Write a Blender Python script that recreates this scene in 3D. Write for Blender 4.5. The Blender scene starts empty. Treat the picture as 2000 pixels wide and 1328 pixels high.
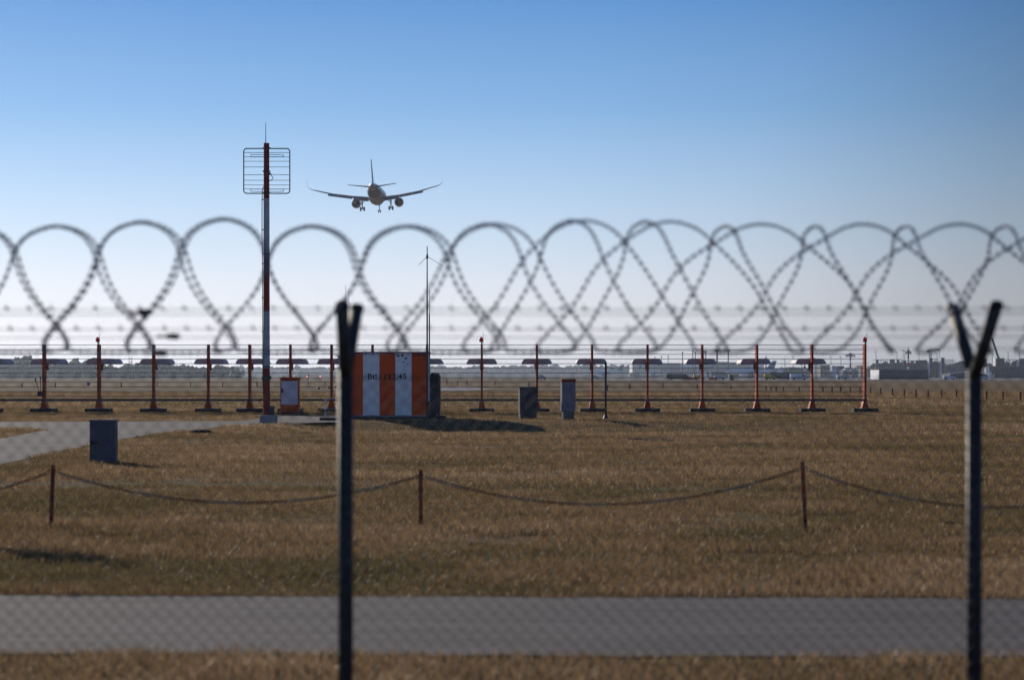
import bpy, bmesh, math, random
import numpy as np
from mathutils import Vector, Matrix

C = bpy.context.scene
COL = C.collection
random.seed(7)
RNG = np.random.default_rng(11)

# ------------------------------------------------------------------ camera, sky, sun, exposure
F = 85.0 / 36.0 * 2000.0          # focal length in photograph pixels
EYE = 1.5
HZ = 734.0                        # horizon row in the photograph
cam_d = bpy.data.cameras.new('camera')
cam_d.lens = 85.0
cam_d.sensor_width = 36.0
cam_d.shift_y = (HZ - 664.0) / 2000.0
cam_d.clip_start = 0.1
cam_d.clip_end = 40000
cam_d.dof.use_dof = True
cam_d.dof.focus_distance = 95.0
cam_d.dof.aperture_fstop = 2.9
cam_d.dof.aperture_blades = 9
cam = bpy.data.objects.new('camera', cam_d)
cam.location = (0, 0, EYE)
cam.rotation_euler = (math.radians(90), 0, 0)
COL.objects.link(cam)
C.camera = cam

SUN_AZ = math.radians(28)         # to the left of the viewing direction
SUN_EL = math.radians(17)
w = bpy.data.worlds.new('World')
C.world = w
w.use_nodes = True
nt = w.node_tree
bg = nt.nodes['Background']
sky = nt.nodes.new('ShaderNodeTexSky')
sky.sky_type = 'NISHITA'
sky.sun_disc = False
sky.sun_elevation = SUN_EL
sky.sun_rotation = -SUN_AZ
sky.altitude = 450
sky.air_density = 1.0
sky.dust_density = 0.6
sky.ozone_density = 2.5
# the clear winter sky of the photograph: pale at the horizon, deep blue above, brighter towards the sun
tcw = nt.nodes.new('ShaderNodeTexCoord')
sep = nt.nodes.new('ShaderNodeSeparateXYZ'); nt.links.new(tcw.outputs['Generated'], sep.inputs[0])
def wramp(src, els):
    r = nt.nodes.new('ShaderNodeValToRGB')
    while len(r.color_ramp.elements) > 1: r.color_ramp.elements.remove(r.color_ramp.elements[-1])
    r.color_ramp.elements[0].position = els[0][0]; r.color_ramp.elements[0].color = (*els[0][1], 1)
    for p, c in els[1:]:
        e = r.color_ramp.elements.new(p); e.color = (*c, 1)
    nt.links.new(src, r.inputs[0]); return r
SKY = [(0.0, (.88, .865, .935)), (.02, (.86, .86, .935)), (.039, (.74, .81, .925)), (.06, (.56, .71, .905)), (.081, (.40, .60, .87)), (.11, (.215, .438, .775)),
       (.153, (.098, .285, .645)), (.30, (.04, .15, .44)), (1.0, (.015, .05, .20))]
r_el = wramp(sep.outputs[2], SKY)
S = Vector((-math.sin(SUN_AZ) * math.cos(SUN_EL), math.cos(SUN_AZ) * math.cos(SUN_EL), math.sin(SUN_EL)))
dt = nt.nodes.new('ShaderNodeVectorMath'); dt.operation = 'DOT_PRODUCT'; dt.inputs[1].default_value = S
nt.links.new(tcw.outputs['Generated'], dt.inputs[0])
mr = nt.nodes.new('ShaderNodeMath'); mr.operation = 'MULTIPLY_ADD'; mr.inputs[1].default_value = 0.5; mr.inputs[2].default_value = 0.5
nt.links.new(dt.outputs['Value'], mr.inputs[0])
def ca(deg): return 0.5 + 0.5 * math.cos(math.radians(deg))
AZF = [(180, 1.0), (90, .62), (60, .42), (47, .40), (43, .46), (40.5, .55), (38, .70), (35, .88), (31, .99), (23, 1.06), (0, 1.2)]
r_az = wramp(mr.outputs[0], [(ca(d), (v / 1.2,) * 3) for d, v in AZF])
mxs = nt.nodes.new('ShaderNodeMix'); mxs.data_type = 'RGBA'; mxs.blend_type = 'MULTIPLY'; mxs.inputs[0].default_value = 1
nt.links.new(r_el.outputs[0], mxs.inputs[6]); nt.links.new(r_az.outputs[0], mxs.inputs[7])
sc_ = nt.nodes.new('ShaderNodeVectorMath'); sc_.operation = 'SCALE'; sc_.inputs[3].default_value = 12.0
nt.links.new(mxs.outputs[2], sc_.inputs[0])
mxn = nt.nodes.new('ShaderNodeMix'); mxn.data_type = 'RGBA'; mxn.inputs[0].default_value = 0.94
nt.links.new(sky.outputs[0], mxn.inputs[6]); nt.links.new(sc_.outputs[0], mxn.inputs[7])
nt.links.new(mxn.outputs[2], bg.inputs[0])
bg.inputs[1].default_value = 0.1

sun_d = bpy.data.lights.new('sun', 'SUN')
sun_d.energy = 4.6
sun_d.angle = math.radians(0.5)
sun_d.color = (1.0, 0.90, 0.77)
sun = bpy.data.objects.new('sun', sun_d)
sun.rotation_euler = (-S).to_track_quat('-Z', 'Y').to_euler()
COL.objects.link(sun)

C.view_settings.view_transform = 'Standard'
C.view_settings.look = 'None'
C.view_settings.exposure = 0.0
C.view_settings.gamma = 1.0
C.render.engine = 'CYCLES'
C.cycles.use_denoising = True
C.cycles.denoiser = 'OPENIMAGEDENOISE'
C.cycles.denoising_prefilter = 'ACCURATE'
C.cycles.denoising_input_passes = 'RGB_ALBEDO_NORMAL'
C.cycles.use_adaptive_sampling = False
C.cycles.max_bounces = 6
C.cycles.diffuse_bounces = 2
C.cycles.glossy_bounces = 2
C.cycles.transmission_bounces = 3
C.cycles.volume_bounces = 0
C.cycles.transparent_max_bounces = 6
C.cycles.sample_clamp_indirect = 4

# ------------------------------------------------------------------ helpers
def X(px, d): return (px - 1000.0) * d / F
def Z(py, d): return EYE - (py - HZ) * d / F
def GD(py): return EYE * F / (py - HZ)      # distance of ground seen at row py

class MB:
    """collects shapes into one mesh"""
    def __init__(s): s.v, s.f, s.m = [], [], []
    def add(s, vs, fs, mi=0):
        o = len(s.v)
        s.v += [tuple(p) for p in vs]
        s.f += [tuple(i + o for i in f) for f in fs]
        s.m += [mi] * len(fs)
        return s
    def box(s, c, d, mi=0, rz=0.0, taper=1.0):
        x, y, z = d[0] / 2, d[1] / 2, d[2] / 2
        vs = []
        cr, sr = math.cos(rz), math.sin(rz)
        for k, zz in ((1.0, -z), (taper, z)):
            for a, b in ((-x, -y), (x, -y), (x, y), (-x, y)):
                a, b = a * k, b * k
                vs.append((c[0] + a * cr - b * sr, c[1] + a * sr + b * cr, c[2] + zz))
        return s.add(vs, [(0, 3, 2, 1), (4, 5, 6, 7), (0, 1, 5, 4), (1, 2, 6, 5), (2, 3, 7, 6), (3, 0, 4, 7)], mi)
    def bbox(s, x0, x1, y0, y1, z0, z1, mi=0):
        return s.box(((x0 + x1) / 2, (y0 + y1) / 2, (z0 + z1) / 2), (x1 - x0, y1 - y0, z1 - z0), mi)
    def tube(s, pts, r, n=8, mi=0, closed=False, cap=True):
        pts = [Vector(p) for p in pts]
        N = len(pts)
        rs = r if isinstance(r, (list, tuple)) else [r] * N
        vs, fs = [], []
        up = None
        for i, p in enumerate(pts):
            if closed: t = pts[(i + 1) % N] - pts[i - 1]
            else: t = pts[min(i + 1, N - 1)] - pts[max(i - 1, 0)]
            t.normalize()
            if up is None:
                up = Vector((0, 0, 1)) if abs(t.z) < 0.9 else Vector((0, 1, 0))
            a = t.cross(up)
            if a.length < 1e-6: a = t.cross(Vector((1, 0.3, 0)))
            a.normalize()
            b = a.cross(t); b.normalize()
            up = b
            for k in range(n):
                q = 2 * math.pi * (k + 0.5) / n
                vs.append(p + (a * math.cos(q) + b * math.sin(q)) * rs[i])
        L = N if closed else N - 1
        for i in range(L):
            j = (i + 1) % N
            for k in range(n):
                k2 = (k + 1) % n
                fs.append((i * n + k, i * n + k2, j * n + k2, j * n + k))
        if cap and not closed:
            fs.append(tuple(range(n - 1, -1, -1)))
            fs.append(tuple((N - 1) * n + k for k in range(n)))
        return s.add(vs, fs, mi)
    def lathe(s, c, prof, n=20, mi=0, axis='z'):
        vs, fs = [], []
        for (r, h) in prof:
            for k in range(n):
                q = 2 * math.pi * k / n
                a, b = r * math.cos(q), r * math.sin(q)
                if axis == 'z': vs.append((c[0] + a, c[1] + b, c[2] + h))
                elif axis == 'y': vs.append((c[0] + a, c[1] + h, c[2] + b))
                else: vs.append((c[0] + h, c[1] + a, c[2] + b))
        N = len(prof)
        for i in range(N - 1):
            for k in range(n):
                k2 = (k + 1) % n
                f = (i * n + k, i * n + k2, (i + 1) * n + k2, (i + 1) * n + k)
                fs.append(f if axis != 'y' else f[::-1])
        if prof[0][0] > 1e-5: fs.append(tuple(range(n - 1, -1, -1)))
        if prof[-1][0] > 1e-5: fs.append(tuple((N - 1) * n + k for k in range(n)))
        return s.add(vs, fs, mi)
    def prism(s, poly, y0, y1, mi=0):
        """poly = (x, z) outline, extruded in y"""
        n = len(poly)
        vs = [(x, y0, z) for x, z in poly] + [(x, y1, z) for x, z in poly]
        fs = [tuple(range(n)), tuple(range(2 * n - 1, n - 1, -1))]
        for i in range(n):
            j = (i + 1) % n
            fs.append((i, i + n, j + n, j))
        return s.add(vs, fs, mi)
    def build(s, name, mats, parent=None, smooth=False, loc=None, bevel=0.0):
        me = bpy.data.meshes.new(name)
        base = Vector((0, 0, 0))
        vs = s.v
        if loc is not None:
            base = Vector(loc)
            vs = [(a - base.x, b - base.y, c - base.z) for a, b, c in vs]
        elif parent is not None:
            pl = parent['_o']
            base = Vector((0, 0, 0))
            vs = [(a - pl[0], b - pl[1], c - pl[2]) for a, b, c in vs]
        me.from_pydata(vs, [], s.f)
        if not isinstance(mats, (list, tuple)): mats = [mats]
        for m in mats: me.materials.append(m)
        if len(mats) > 1: me.polygons.foreach_set('material_index', s.m)
        bm = bmesh.new(); bm.from_mesh(me)
        bmesh.ops.recalc_face_normals(bm, faces=bm.faces)
        if bevel > 0:
            bmesh.ops.bevel(bm, geom=[e for e in bm.edges if e.calc_face_angle(0) > 0.6], offset=bevel, segments=2, affect='EDGES', clamp_overlap=True)
        bm.to_mesh(me); bm.free()
        if smooth: me.shade_smooth()
        me.update()
        o = bpy.data.objects.new(name, me)
        COL.objects.link(o)
        if parent is not None:
            o.parent = parent
            o['_o'] = parent['_o']
        else:
            o.location = base
            o['_o'] = tuple(base)
        return o

def tag(o, label, cat, group=None, kind=None):
    o['label'] = label; o['category'] = cat
    if group: o['group'] = group
    if kind: o['kind'] = kind
    return o
def thing(name, label, cat, loc, group=None):
    o = bpy.data.objects.new(name, None)
    o.empty_display_size = 0.2
    o.location = loc
    COL.objects.link(o)
    o['_o'] = tuple(loc)
    return tag(o, label, cat, group)
def copy_tree(o, parent=None):
    c = o.copy(); COL.objects.link(c); c.parent = parent
    for ch in o.children: copy_tree(ch, c)
    return c

def mat(name, col, rough=0.6, metal=0.0, var=0.15, scale=6.0, col2=None, bump=0.0, spec=0.16, stretch=(1, 1, 1), detail=5.0, contrast=(0.35, 0.65)):
    m = bpy.data.materials.new(name); m.use_nodes = True
    n = m.node_tree; b = n.nodes['Principled BSDF']
    tc = n.nodes.new('ShaderNodeTexCoord')
    mp = n.nodes.new('ShaderNodeMapping'); mp.inputs['Scale'].default_value = stretch
    n.links.new(tc.outputs['Object'], mp.inputs[0])
    nz = n.nodes.new('ShaderNodeTexNoise'); nz.inputs['Scale'].default_value = scale; nz.inputs['Detail'].default_value = detail
    nz.inputs['Roughness'].default_value = 0.65
    n.links.new(mp.outputs[0], nz.inputs['Vector'])
    rp = n.nodes.new('ShaderNodeValToRGB')
    c1 = tuple(col) + (1,)
    c2 = (tuple(col2) if col2 else tuple(x * (1 - var) for x in col)) + (1,)
    rp.color_ramp.elements[0].color = c2; rp.color_ramp.elements[0].position = contrast[0]
    rp.color_ramp.elements[1].color = c1; rp.color_ramp.elements[1].position = contrast[1]
    n.links.new(nz.outputs['Fac'], rp.inputs[0])
    n.links.new(rp.outputs[0], b.inputs['Base Color'])
    b.inputs['Roughness'].default_value = rough
    b.inputs['Metallic'].default_value = metal
    b.inputs['Specular IOR Level'].default_value = spec
    if bump:
        bp = n.nodes.new('ShaderNodeBump'); bp.inputs['Strength'].default_value = bump
        bp.inputs['Distance'].default_value = 0.02
        n.links.new(nz.outputs['Fac'], bp.inputs['Height']); n.links.new(bp.outputs[0], b.inputs['Normal'])
    return m
def emit(name, col, strength):
    m = bpy.data.materials.new(name); m.use_nodes = True
    b = m.node_tree.nodes['Principled BSDF']
    b.inputs['Base Color'].default_value = (*col, 1)
    b.inputs['Emission Color'].default_value = (*col, 1)
    b.inputs['Emission Strength'].default_value = strength
    return m

M = {}
M['galv'] = mat('galvanised steel', (0.058, 0.066, 0.068), 0.6, 0.15, 0.45, 30, col2=(0.022, 0.025, 0.028), spec=0.25)
M['fencewire'] = mat('dull fence wire', (0.045, 0.048, 0.055), 0.75, 0.1, 0.3, 20, spec=0.15)
M['razor'] = mat('razor wire steel', (0.19, 0.205, 0.27), 0.8, 0.1, 0.3, 40)
M['black'] = mat('black paint', (0.02, 0.02, 0.024), 0.5, 0, 0.3, 8)
M['rustpost'] = mat('rusty red post', (0.36, 0.085, 0.035), 0.75, 0, 0.5, 14, col2=(0.07, 0.022, 0.014), bump=0.3)
M['chain_red'] = mat('rusted red chain', (0.16, 0.05, 0.03), 0.7, 0.1, 0.4, 30)
M['chain_grey'] = mat('weathered grey chain', (0.16, 0.16, 0.17), 0.6, 0.2, 0.4, 30)
M['orange'] = mat('orange paint', (0.50, 0.068, 0.008), 0.5, 0, 0.25, 5, col2=(0.34, 0.042, 0.007), spec=0.06)
M['orange_wall'] = mat('orange shelter paint', (0.72, 0.085, 0.006), 0.45, 0, 0.2, 2.2, col2=(0.54, 0.055, 0.006), contrast=(0.3, 0.7))
M['white_wall'] = mat('white shelter paint', (0.82, 0.80, 0.78), 0.45, 0, 0.3, 3.0, col2=(0.62, 0.61, 0.62), contrast=(0.3, 0.6))
M['mast_red'] = mat('mast red paint', (0.26, 0.022, 0.02), 0.5, 0, 0.35, 6)
M['mast_white'] = mat('mast white paint', (0.40, 0.41, 0.44), 0.5, 0, 0.25, 6)
M['concrete'] = mat('concrete', (0.34, 0.33, 0.31), 0.9, 0, 0.35, 7, bump=0.3)
M['concrete_dark'] = mat('dark stained concrete', (0.045, 0.043, 0.042), 0.9, 0, 0.4, 7, bump=0.3)
M['rubber'] = mat('black rubber', (0.015, 0.015, 0.016), 0.8, 0, 0.2, 10)
M['steel'] = mat('dark painted steel', (0.05, 0.055, 0.065), 0.5, 0.2, 0.3, 12)
M['cab_dark'] = mat('dark grey cabinet', (0.065, 0.072, 0.085), 0.55, 0, 0.45, 3.0, stretch=(2, 2, 0.6))
M['cab_grey'] = mat('grey plastic cabinet', (0.17, 0.185, 0.22), 0.55, 0, 0.2, 3.0)
M['cab_blue'] = mat('blue grey cabinet', (0.085, 0.092, 0.12), 0.5, 0, 0.3, 4.0)
M['door_white'] = mat('white cabinet door', (0.55, 0.56, 0.62), 0.5, 0, 0.12, 3)
M['radome'] = mat('weathered antenna cover', (0.50, 0.48, 0.49), 0.6, 0, 0.3, 4, col2=(0.40, 0.375, 0.38))
M['red_text'] = mat('faded red print', (0.20, 0.02, 0.03), 0.6, 0, 0.1, 5)
M['cap_red'] = mat('red cabinet cap', (0.22, 0.02, 0.015), 0.5, 0, 0.2, 5)
M['letter'] = mat('black lettering', (0.012, 0.012, 0.014), 0.5, 0, 0.1, 5)
M['stain'] = mat('grime', (0.16, 0.17, 0.19), 0.8, 0, 0.3, 9)
M['white_plane'] = mat('white aircraft paint', (0.72, 0.72, 0.72), 0.3, 0, 0.06, 0.8)
M['underside'] = mat('beige grey shaded underside', (0.34, 0.29, 0.26), 0.45, 0, 0.15, 0.8)  # shade and ground bounce under the white hull, put into the colour
M['belly'] = mat('plum grey rear belly', (0.05, 0.042, 0.05), 0.4, 0, 0.1, 1)  # darker plum tone for the rear of the belly
M['wing'] = mat('grey wing paint', (0.15, 0.155, 0.18), 0.4, 0, 0.15, 1.2)
M['tailblue'] = mat('dark blue tail paint', (0.035, 0.05, 0.09), 0.35, 0, 0.1, 1)
M['teal'] = mat('teal tail paint', (0.09, 0.20, 0.24), 0.5, 0, 0.1, 0.1)
M['alloy'] = mat('engine alloy', (0.05, 0.045, 0.045), 0.35, 0.7, 0.3, 4)
M['white_b'] = mat('white cladding', (0.75, 0.76, 0.78), 0.6, 0, 0.08, 0.2)
M['slate_b'] = mat('slate grey cladding', (0.045, 0.062, 0.08), 0.7, 0, 0.25, 0.12)
M['blue_b'] = mat('blue grey cladding', (0.07, 0.10, 0.15), 0.7, 0, 0.2, 0.05)
M['grey_b'] = mat('grey concrete building', (0.15, 0.16, 0.175), 0.8, 0, 0.3, 0.1)
M['dark_b'] = mat('dark building', (0.022, 0.028, 0.038), 0.7, 0, 0.3, 0.15)
M['window'] = mat('dark window glass', (0.02, 0.025, 0.035), 0.15, 0, 0.2, 1)
M['yellow'] = mat('yellow paint', (0.65, 0.42, 0.03), 0.5, 0, 0.1, 2)
M['red'] = mat('signal red paint', (0.50, 0.03, 0.02), 0.5, 0, 0.1, 2)
M['blue'] = mat('sign blue paint', (0.04, 0.06, 0.25), 0.5, 0, 0.1, 2)
M['soil'] = mat('dark soil', (0.045, 0.03, 0.02), 0.95, 0, 0.5, 12, bump=0.8)
M['red_lamp'] = emit('red lamp glass', (0.6, 0.008, 0.008), 0.12)
M['orange_lamp'] = emit('orange approach lamp', (1.0, 0.22, 0.08), 2.2)

# ------------------------------------------------------------------ ground
def ground_material():
    m = bpy.data.materials.new('dry turf'); m.use_nodes = True
    n = m.node_tree; b = n.nodes['Principled BSDF']
    b.inputs['Roughness'].default_value = 1.0
    b.inputs['Specular IOR Level'].default_value = 0.05
    g = n.nodes.new('ShaderNodeNewGeometry')
    def noise(sc, det, st=(1, 1, 1)):
        mp = n.nodes.new('ShaderNodeMapping'); mp.inputs['Scale'].default_value = st
        n.links.new(g.outputs['Position'], mp.inputs[0])
        t = n.nodes.new('ShaderNodeTexNoise'); t.inputs['Scale'].default_value = sc; t.inputs['Detail'].default_value = det
        t.inputs['Roughness'].default_value = 0.7
        n.links.new(mp.outputs[0], t.inputs['Vector']); return t
    def ramp(src, els):
        r = n.nodes.new('ShaderNodeValToRGB')
        while len(r.color_ramp.elements) > 1: r.color_ramp.elements.remove(r.color_ramp.elements[-1])
        r.color_ramp.elements[0].position = els[0][0]; r.color_ramp.elements[0].color = (*els[0][1], 1)
        for p, c in els[1:]:
            e = r.color_ramp.elements.new(p); e.color = (*c, 1)
        n.links.new(src, r.inputs[0]); return r
    fine = noise(9.0, 8)
    r1 = ramp(fine.outputs['Fac'], [(0.28, (0.07, 0.045, 0.022)), (0.48, (0.19, 0.12, 0.058)), (0.70, (0.34, 0.22, 0.115))])
    med = noise(0.55, 6)
    r2 = ramp(med.outputs['Fac'], [(0.38, (0.75, 0.95, 0.70)), (0.52, (1, 1, 1)), (0.66, (1.15, 0.98, 0.88))])
    big = noise(0.02, 6, (0.35, 1.6, 1))
    r3 = ramp(big.outputs['Fac'], [(0.35, (0.72, 0.74, 0.76)), (0.5, (0.95, 0.95, 0.95)), (0.65, (1.12, 1.06, 1.0))])
    def mul(a, c):
        x = n.nodes.new('ShaderNodeMix'); x.data_type = 'RGBA'; x.blend_type = 'MULTIPLY'; x.inputs[0].default_value = 1
        n.links.new(a, x.inputs[6]); n.links.new(c, x.inputs[7]); return x.outputs[2]
    c = mul(mul(r1.outputs[0], r2.outputs[0]), r3.outputs[0])
    n.links.new(c, b.inputs['Base Color'])
    bp = n.nodes.new('ShaderNodeBump'); bp.inputs['Strength'].default_value = 0.9; bp.inputs['Distance'].default_value = 0.08
    n.links.new(fine.outputs['Fac'], bp.inputs['Height']); n.links.new(bp.outputs[0], b.inputs['Normal'])
    return m
M['turf'] = ground_material()
def gz(x, y):
    """shallow dip added to the meadow in front of the shelter"""
    def ss(u): u = np.clip(u, 0, 1); return u * u * (3 - 2 * u)
    f = ss((80.3 - y) / 4.8) * ss((y - 58.0) / 16.0)
    gx = ss((x + 7.2) / 2.0) * ss((12.0 - x) / 4.0)
    return -0.27 * f * gx  # lowers the ground so the shelter's shadow reads longer
mb = MB()
xs = [-2900, -1200, -500, -200, -80, -30] + [-12 + .5 * i for i in range(55)] + [30, 80, 200, 500, 1200, 2900]
ys = [-40, 5, 30] + [56 + .5 * i for i in range(53)] + [120, 250, 500, 1000, 2000, 3500, 5800]
vs = [(x, y, float(gz(x, y))) for y in ys for x in xs]
nx = len(xs)
mb.add(vs, [(j * nx + i, j * nx + i + 1, (j + 1) * nx + i + 1, (j + 1) * nx + i) for j in range(len(ys) - 1) for i in range(nx - 1)])
tag(mb.build('ground', M['turf'], loc=(0, 0, 0)), 'brown dry winter grass field running out to the horizon', 'ground', kind='structure')

def asphalt(name, c1, c2, rough=0.75):
    m = mat(name, c1, rough, 0, 0, 1.6, col2=c2, contrast=(0.36, 0.62), spec=0.08, stretch=(0.22, 1.5, 1))
    n = m.node_tree; b = n.nodes['Principled BSDF']
    tc = [x for x in n.nodes if x.type == 'TEX_COORD'][0]
    t = n.nodes.new('ShaderNodeTexNoise'); t.inputs['Scale'].default_value = 60; t.inputs['Detail'].default_value = 4
    n.links.new(tc.outputs['Object'], t.inputs['Vector'])
    bp = n.nodes.new('ShaderNodeBump'); bp.inputs['Strength'].default_value = 0.5; bp.inputs['Distance'].default_value = 0.01
    n.links.new(t.outputs['Fac'], bp.inputs['Height']); n.links.new(bp.outputs[0], b.inputs['Normal'])
    mx = n.nodes.new('ShaderNodeMix'); mx.data_type = 'RGBA'; mx.blend_type = 'MULTIPLY'; mx.inputs[0].default_value = 0.5
    old = b.inputs['Base Color'].links[0].from_socket
    n.links.new(old, mx.inputs[6])
    r = n.nodes.new('ShaderNodeValToRGB'); r.color_ramp.elements[0].position = 0.3; r.color_ramp.elements[1].position = 0.7
    r.color_ramp.elements[0].color = (0.5, 0.5, 0.5, 1); r.color_ramp.elements[1].color = (1.2, 1.2, 1.2, 1)
    n.links.new(t.outputs['Fac'], r.inputs[0]); n.links.new(r.outputs[0], mx.inputs[7])
    n.links.new(mx.outputs[2], b.inputs['Base Color'])
    return m
M['asphalt'] = asphalt('worn grey asphalt', (0.175, 0.158, 0.15), (0.118, 0.107, 0.104), 0.92)
M['apron'] = asphalt('pale concrete paving', (0.30, 0.29, 0.28), (0.24, 0.235, 0.23))

ROAD = [(-60, 18.4), (-3.48, 16.43), (3.43, 16.18), (60, 14.2), (60, 10.9), (3.43, 12.80), (-3.48, 13.00), (-60, 14.8)]
def road_far(x): return 16.305 - (x) * 0.0362
def road_near(x): return 12.90 - (x) * 0.0290
def sheet(name, poly, z, m, label, cat):
    mb = MB(); mb.add([(x, y, z) for x, y in poly], [tuple(range(len(poly)))])
    return tag(mb.build(name, m, loc=(0, 0, 0)), label, cat, kind='structure')
mb = MB()
N = 60
N = 400; fx = [-40 + 80 * i / N for i in range(N + 1)]
rw = random.Random(4)
vs = [(x, road_far(x) + .05 * (rw.random() - .5), 0.012) for x in fx] + [(x, road_near(x) + .07 * (rw.random() - .5), 0.012) for x in fx]
mb.add(vs, [(i, i + N + 1, i + N + 2, i + 1) for i in range(N)])
tag(mb.build('perimeter_road', M['asphalt'], loc=(0, 0, 0)), 'grey asphalt service road crossing the foreground behind the fence', 'road', kind='structure')

# access path on the left: boundary read off in ground metres
def G(px, py):
    d = GD(py); return (X(px, d), d)
PATH_TOP = [G(-500, 825), G(0, 824), G(250, 823.5), G(470, 822.5), G(540, 814), G(560, 811.5), G(680, 811.5)]
PATH_BOT = [G(-500, 990), G(-120, 932), G(0, 908), G(100, 886), G(175, 870), G(240, 858), G(330, 845), G(440, 833), G(520, 828.5), G(640, 825), G(680, 824)]
ISLE = [G(-420, 838), G(0, 837.5), G(62, 838.5), G(84, 841), G(60, 846), G(20, 853), G(-30, 863), G(-160, 893), G(-420, 900)]
def interp_line(pts, x):
    px = [p[0] for p in pts]; py = [p[1] for p in pts]
    return np.interp(x, px, py)
mb = MB()
def path_sheet():
    # strips in x: top edge by px-direction is awkward, triangulate polygon with hole via bmesh
    bm = bmesh.new()
    outer = [bm.verts.new((x, y, 0.008)) for x, y in PATH_TOP + PATH_BOT[::-1]]
    hole = [bm.verts.new((x, y, 0.008)) for x, y in ISLE]
    es = []
    for ring in (outer, hole):
        for i in range(len(ring)): es.append(bm.edges.new((ring[i], ring[(i + 1) % len(ring)])))
    bmesh.ops.triangle_fill(bm, use_beauty=True, use_dissolve=False, edges=es)
    me = bpy.data.meshes.new('access_path'); bm.to_mesh(me); bm.free()
    me.materials.append(M['asphalt'])
    o = bpy.data.objects.new('access_path', me); COL.objects.link(o); o['_o'] = (0, 0, 0)
    return tag(o, 'grey asphalt access path curving in from the left to the striped shelter', 'path', kind='structure')
path_sheet()
sheet('far_apron', [(X(1130, 2600), 2600), (X(1190, 790), 792), (X(1500, 790), 800), (X(2300, 780), 812), (1500, 2600)], 0.02, M['apron'], 'pale concrete apron below the distant airport buildings', 'apron')
sheet('taxiway', [(X(760, 335), 345), (X(905, 318), 325), (X(962, 272), 272), (X(930, 226), 246), (X(865, 226), 238), (X(760, 226), 232)], 0.02, M['apron'], 'pale curved taxi lane in the field right of the shelter', 'taxiway')
sheet('runway', [(-2200, 1500), (X(1180, 1500), 1500), (X(1180, 1150), 1150), (-2200, 1150)], 0.02, M['asphalt'], 'distant grey runway strip below the treeline', 'runway')

# ------------------------------------------------------------------ grass
def vnoise(x, y, sc, seed):
    x = x * sc; y = y * sc
    r = np.random.default_rng(seed); T = r.random((256, 256))
    xi = np.floor(x).astype(int); yi = np.floor(y).astype(int); fx = x - xi; fy = y - yi
    fx = fx * fx * (3 - 2 * fx); fy = fy * fy * (3 - 2 * fy)
    a = T[xi % 256, yi % 256]; b = T[(xi + 1) % 256, yi % 256]; c = T[xi % 256, (yi + 1) % 256]; d = T[(xi + 1) % 256, (yi + 1) % 256]
    return (a * (1 - fx) + b * fx) * (1 - fy) + (c * (1 - fx) + d * fx) * fy
def in_poly(x, y, poly):
    inside = np.zeros(len(x), bool)
    n = len(poly)
    for i in range(n):
        x1, y1 = poly[i]; x2, y2 = poly[(i + 1) % n]
        cond = ((y1 > y) != (y2 > y))
        with np.errstate(divide='ignore', invalid='ignore'):
            xx = (x2 - x1) * (y - y1) / (y2 - y1 + 1e-12) + x1
        inside ^= cond & (x < xx)
    return inside
BLOCKED = []     # footprints where no grass grows (x0,x1,y0,y1)
def scatter(y0, y1, dens, margin):
    hw = 0.2118
    A = hw * (y1 * y1 - y0 * y0) + 2 * margin * (y1 - y0)
    n = int(A * dens)
    y = np.sqrt(RNG.random(n) * (y1 * y1 - y0 * y0) + y0 * y0)
    x = (RNG.random(n) * 2 - 1) * (hw * y + margin)
    edge = (vnoise(x, y, 3.0, 5) - 0.5) * 0.16 + (vnoise(x, y, 0.6, 8) - 0.5) * 0.16
    keep = ~((y < road_far(x) + edge) & (y > road_near(x) + edge))
    poly = PATH_TOP + PATH_BOT[::-1]
    onp = in_poly(x + edge * 2, y + edge * 2, poly) & ~in_poly(x + edge * 2, y + edge * 2, ISLE)
    keep &= ~onp
    for a, b, c, d in BLOCKED: keep &= ~((x > a) & (x < b) & (y > c) & (y < d))
    cl = vnoise(x, y, 1.1, 1) * 0.5 + vnoise(x, y, 3.3, 2) * 0.5
    bare = vnoise(x, y, 0.45, 21) * .6 + vnoise(x, y, 1.7, 22) * .4
    keep &= RNG.random(n) < (0.30 + 1.2 * cl) * np.clip((bare - 0.27) / 0.14, 0.08, 1)
    return x[keep], y[keep]
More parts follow.
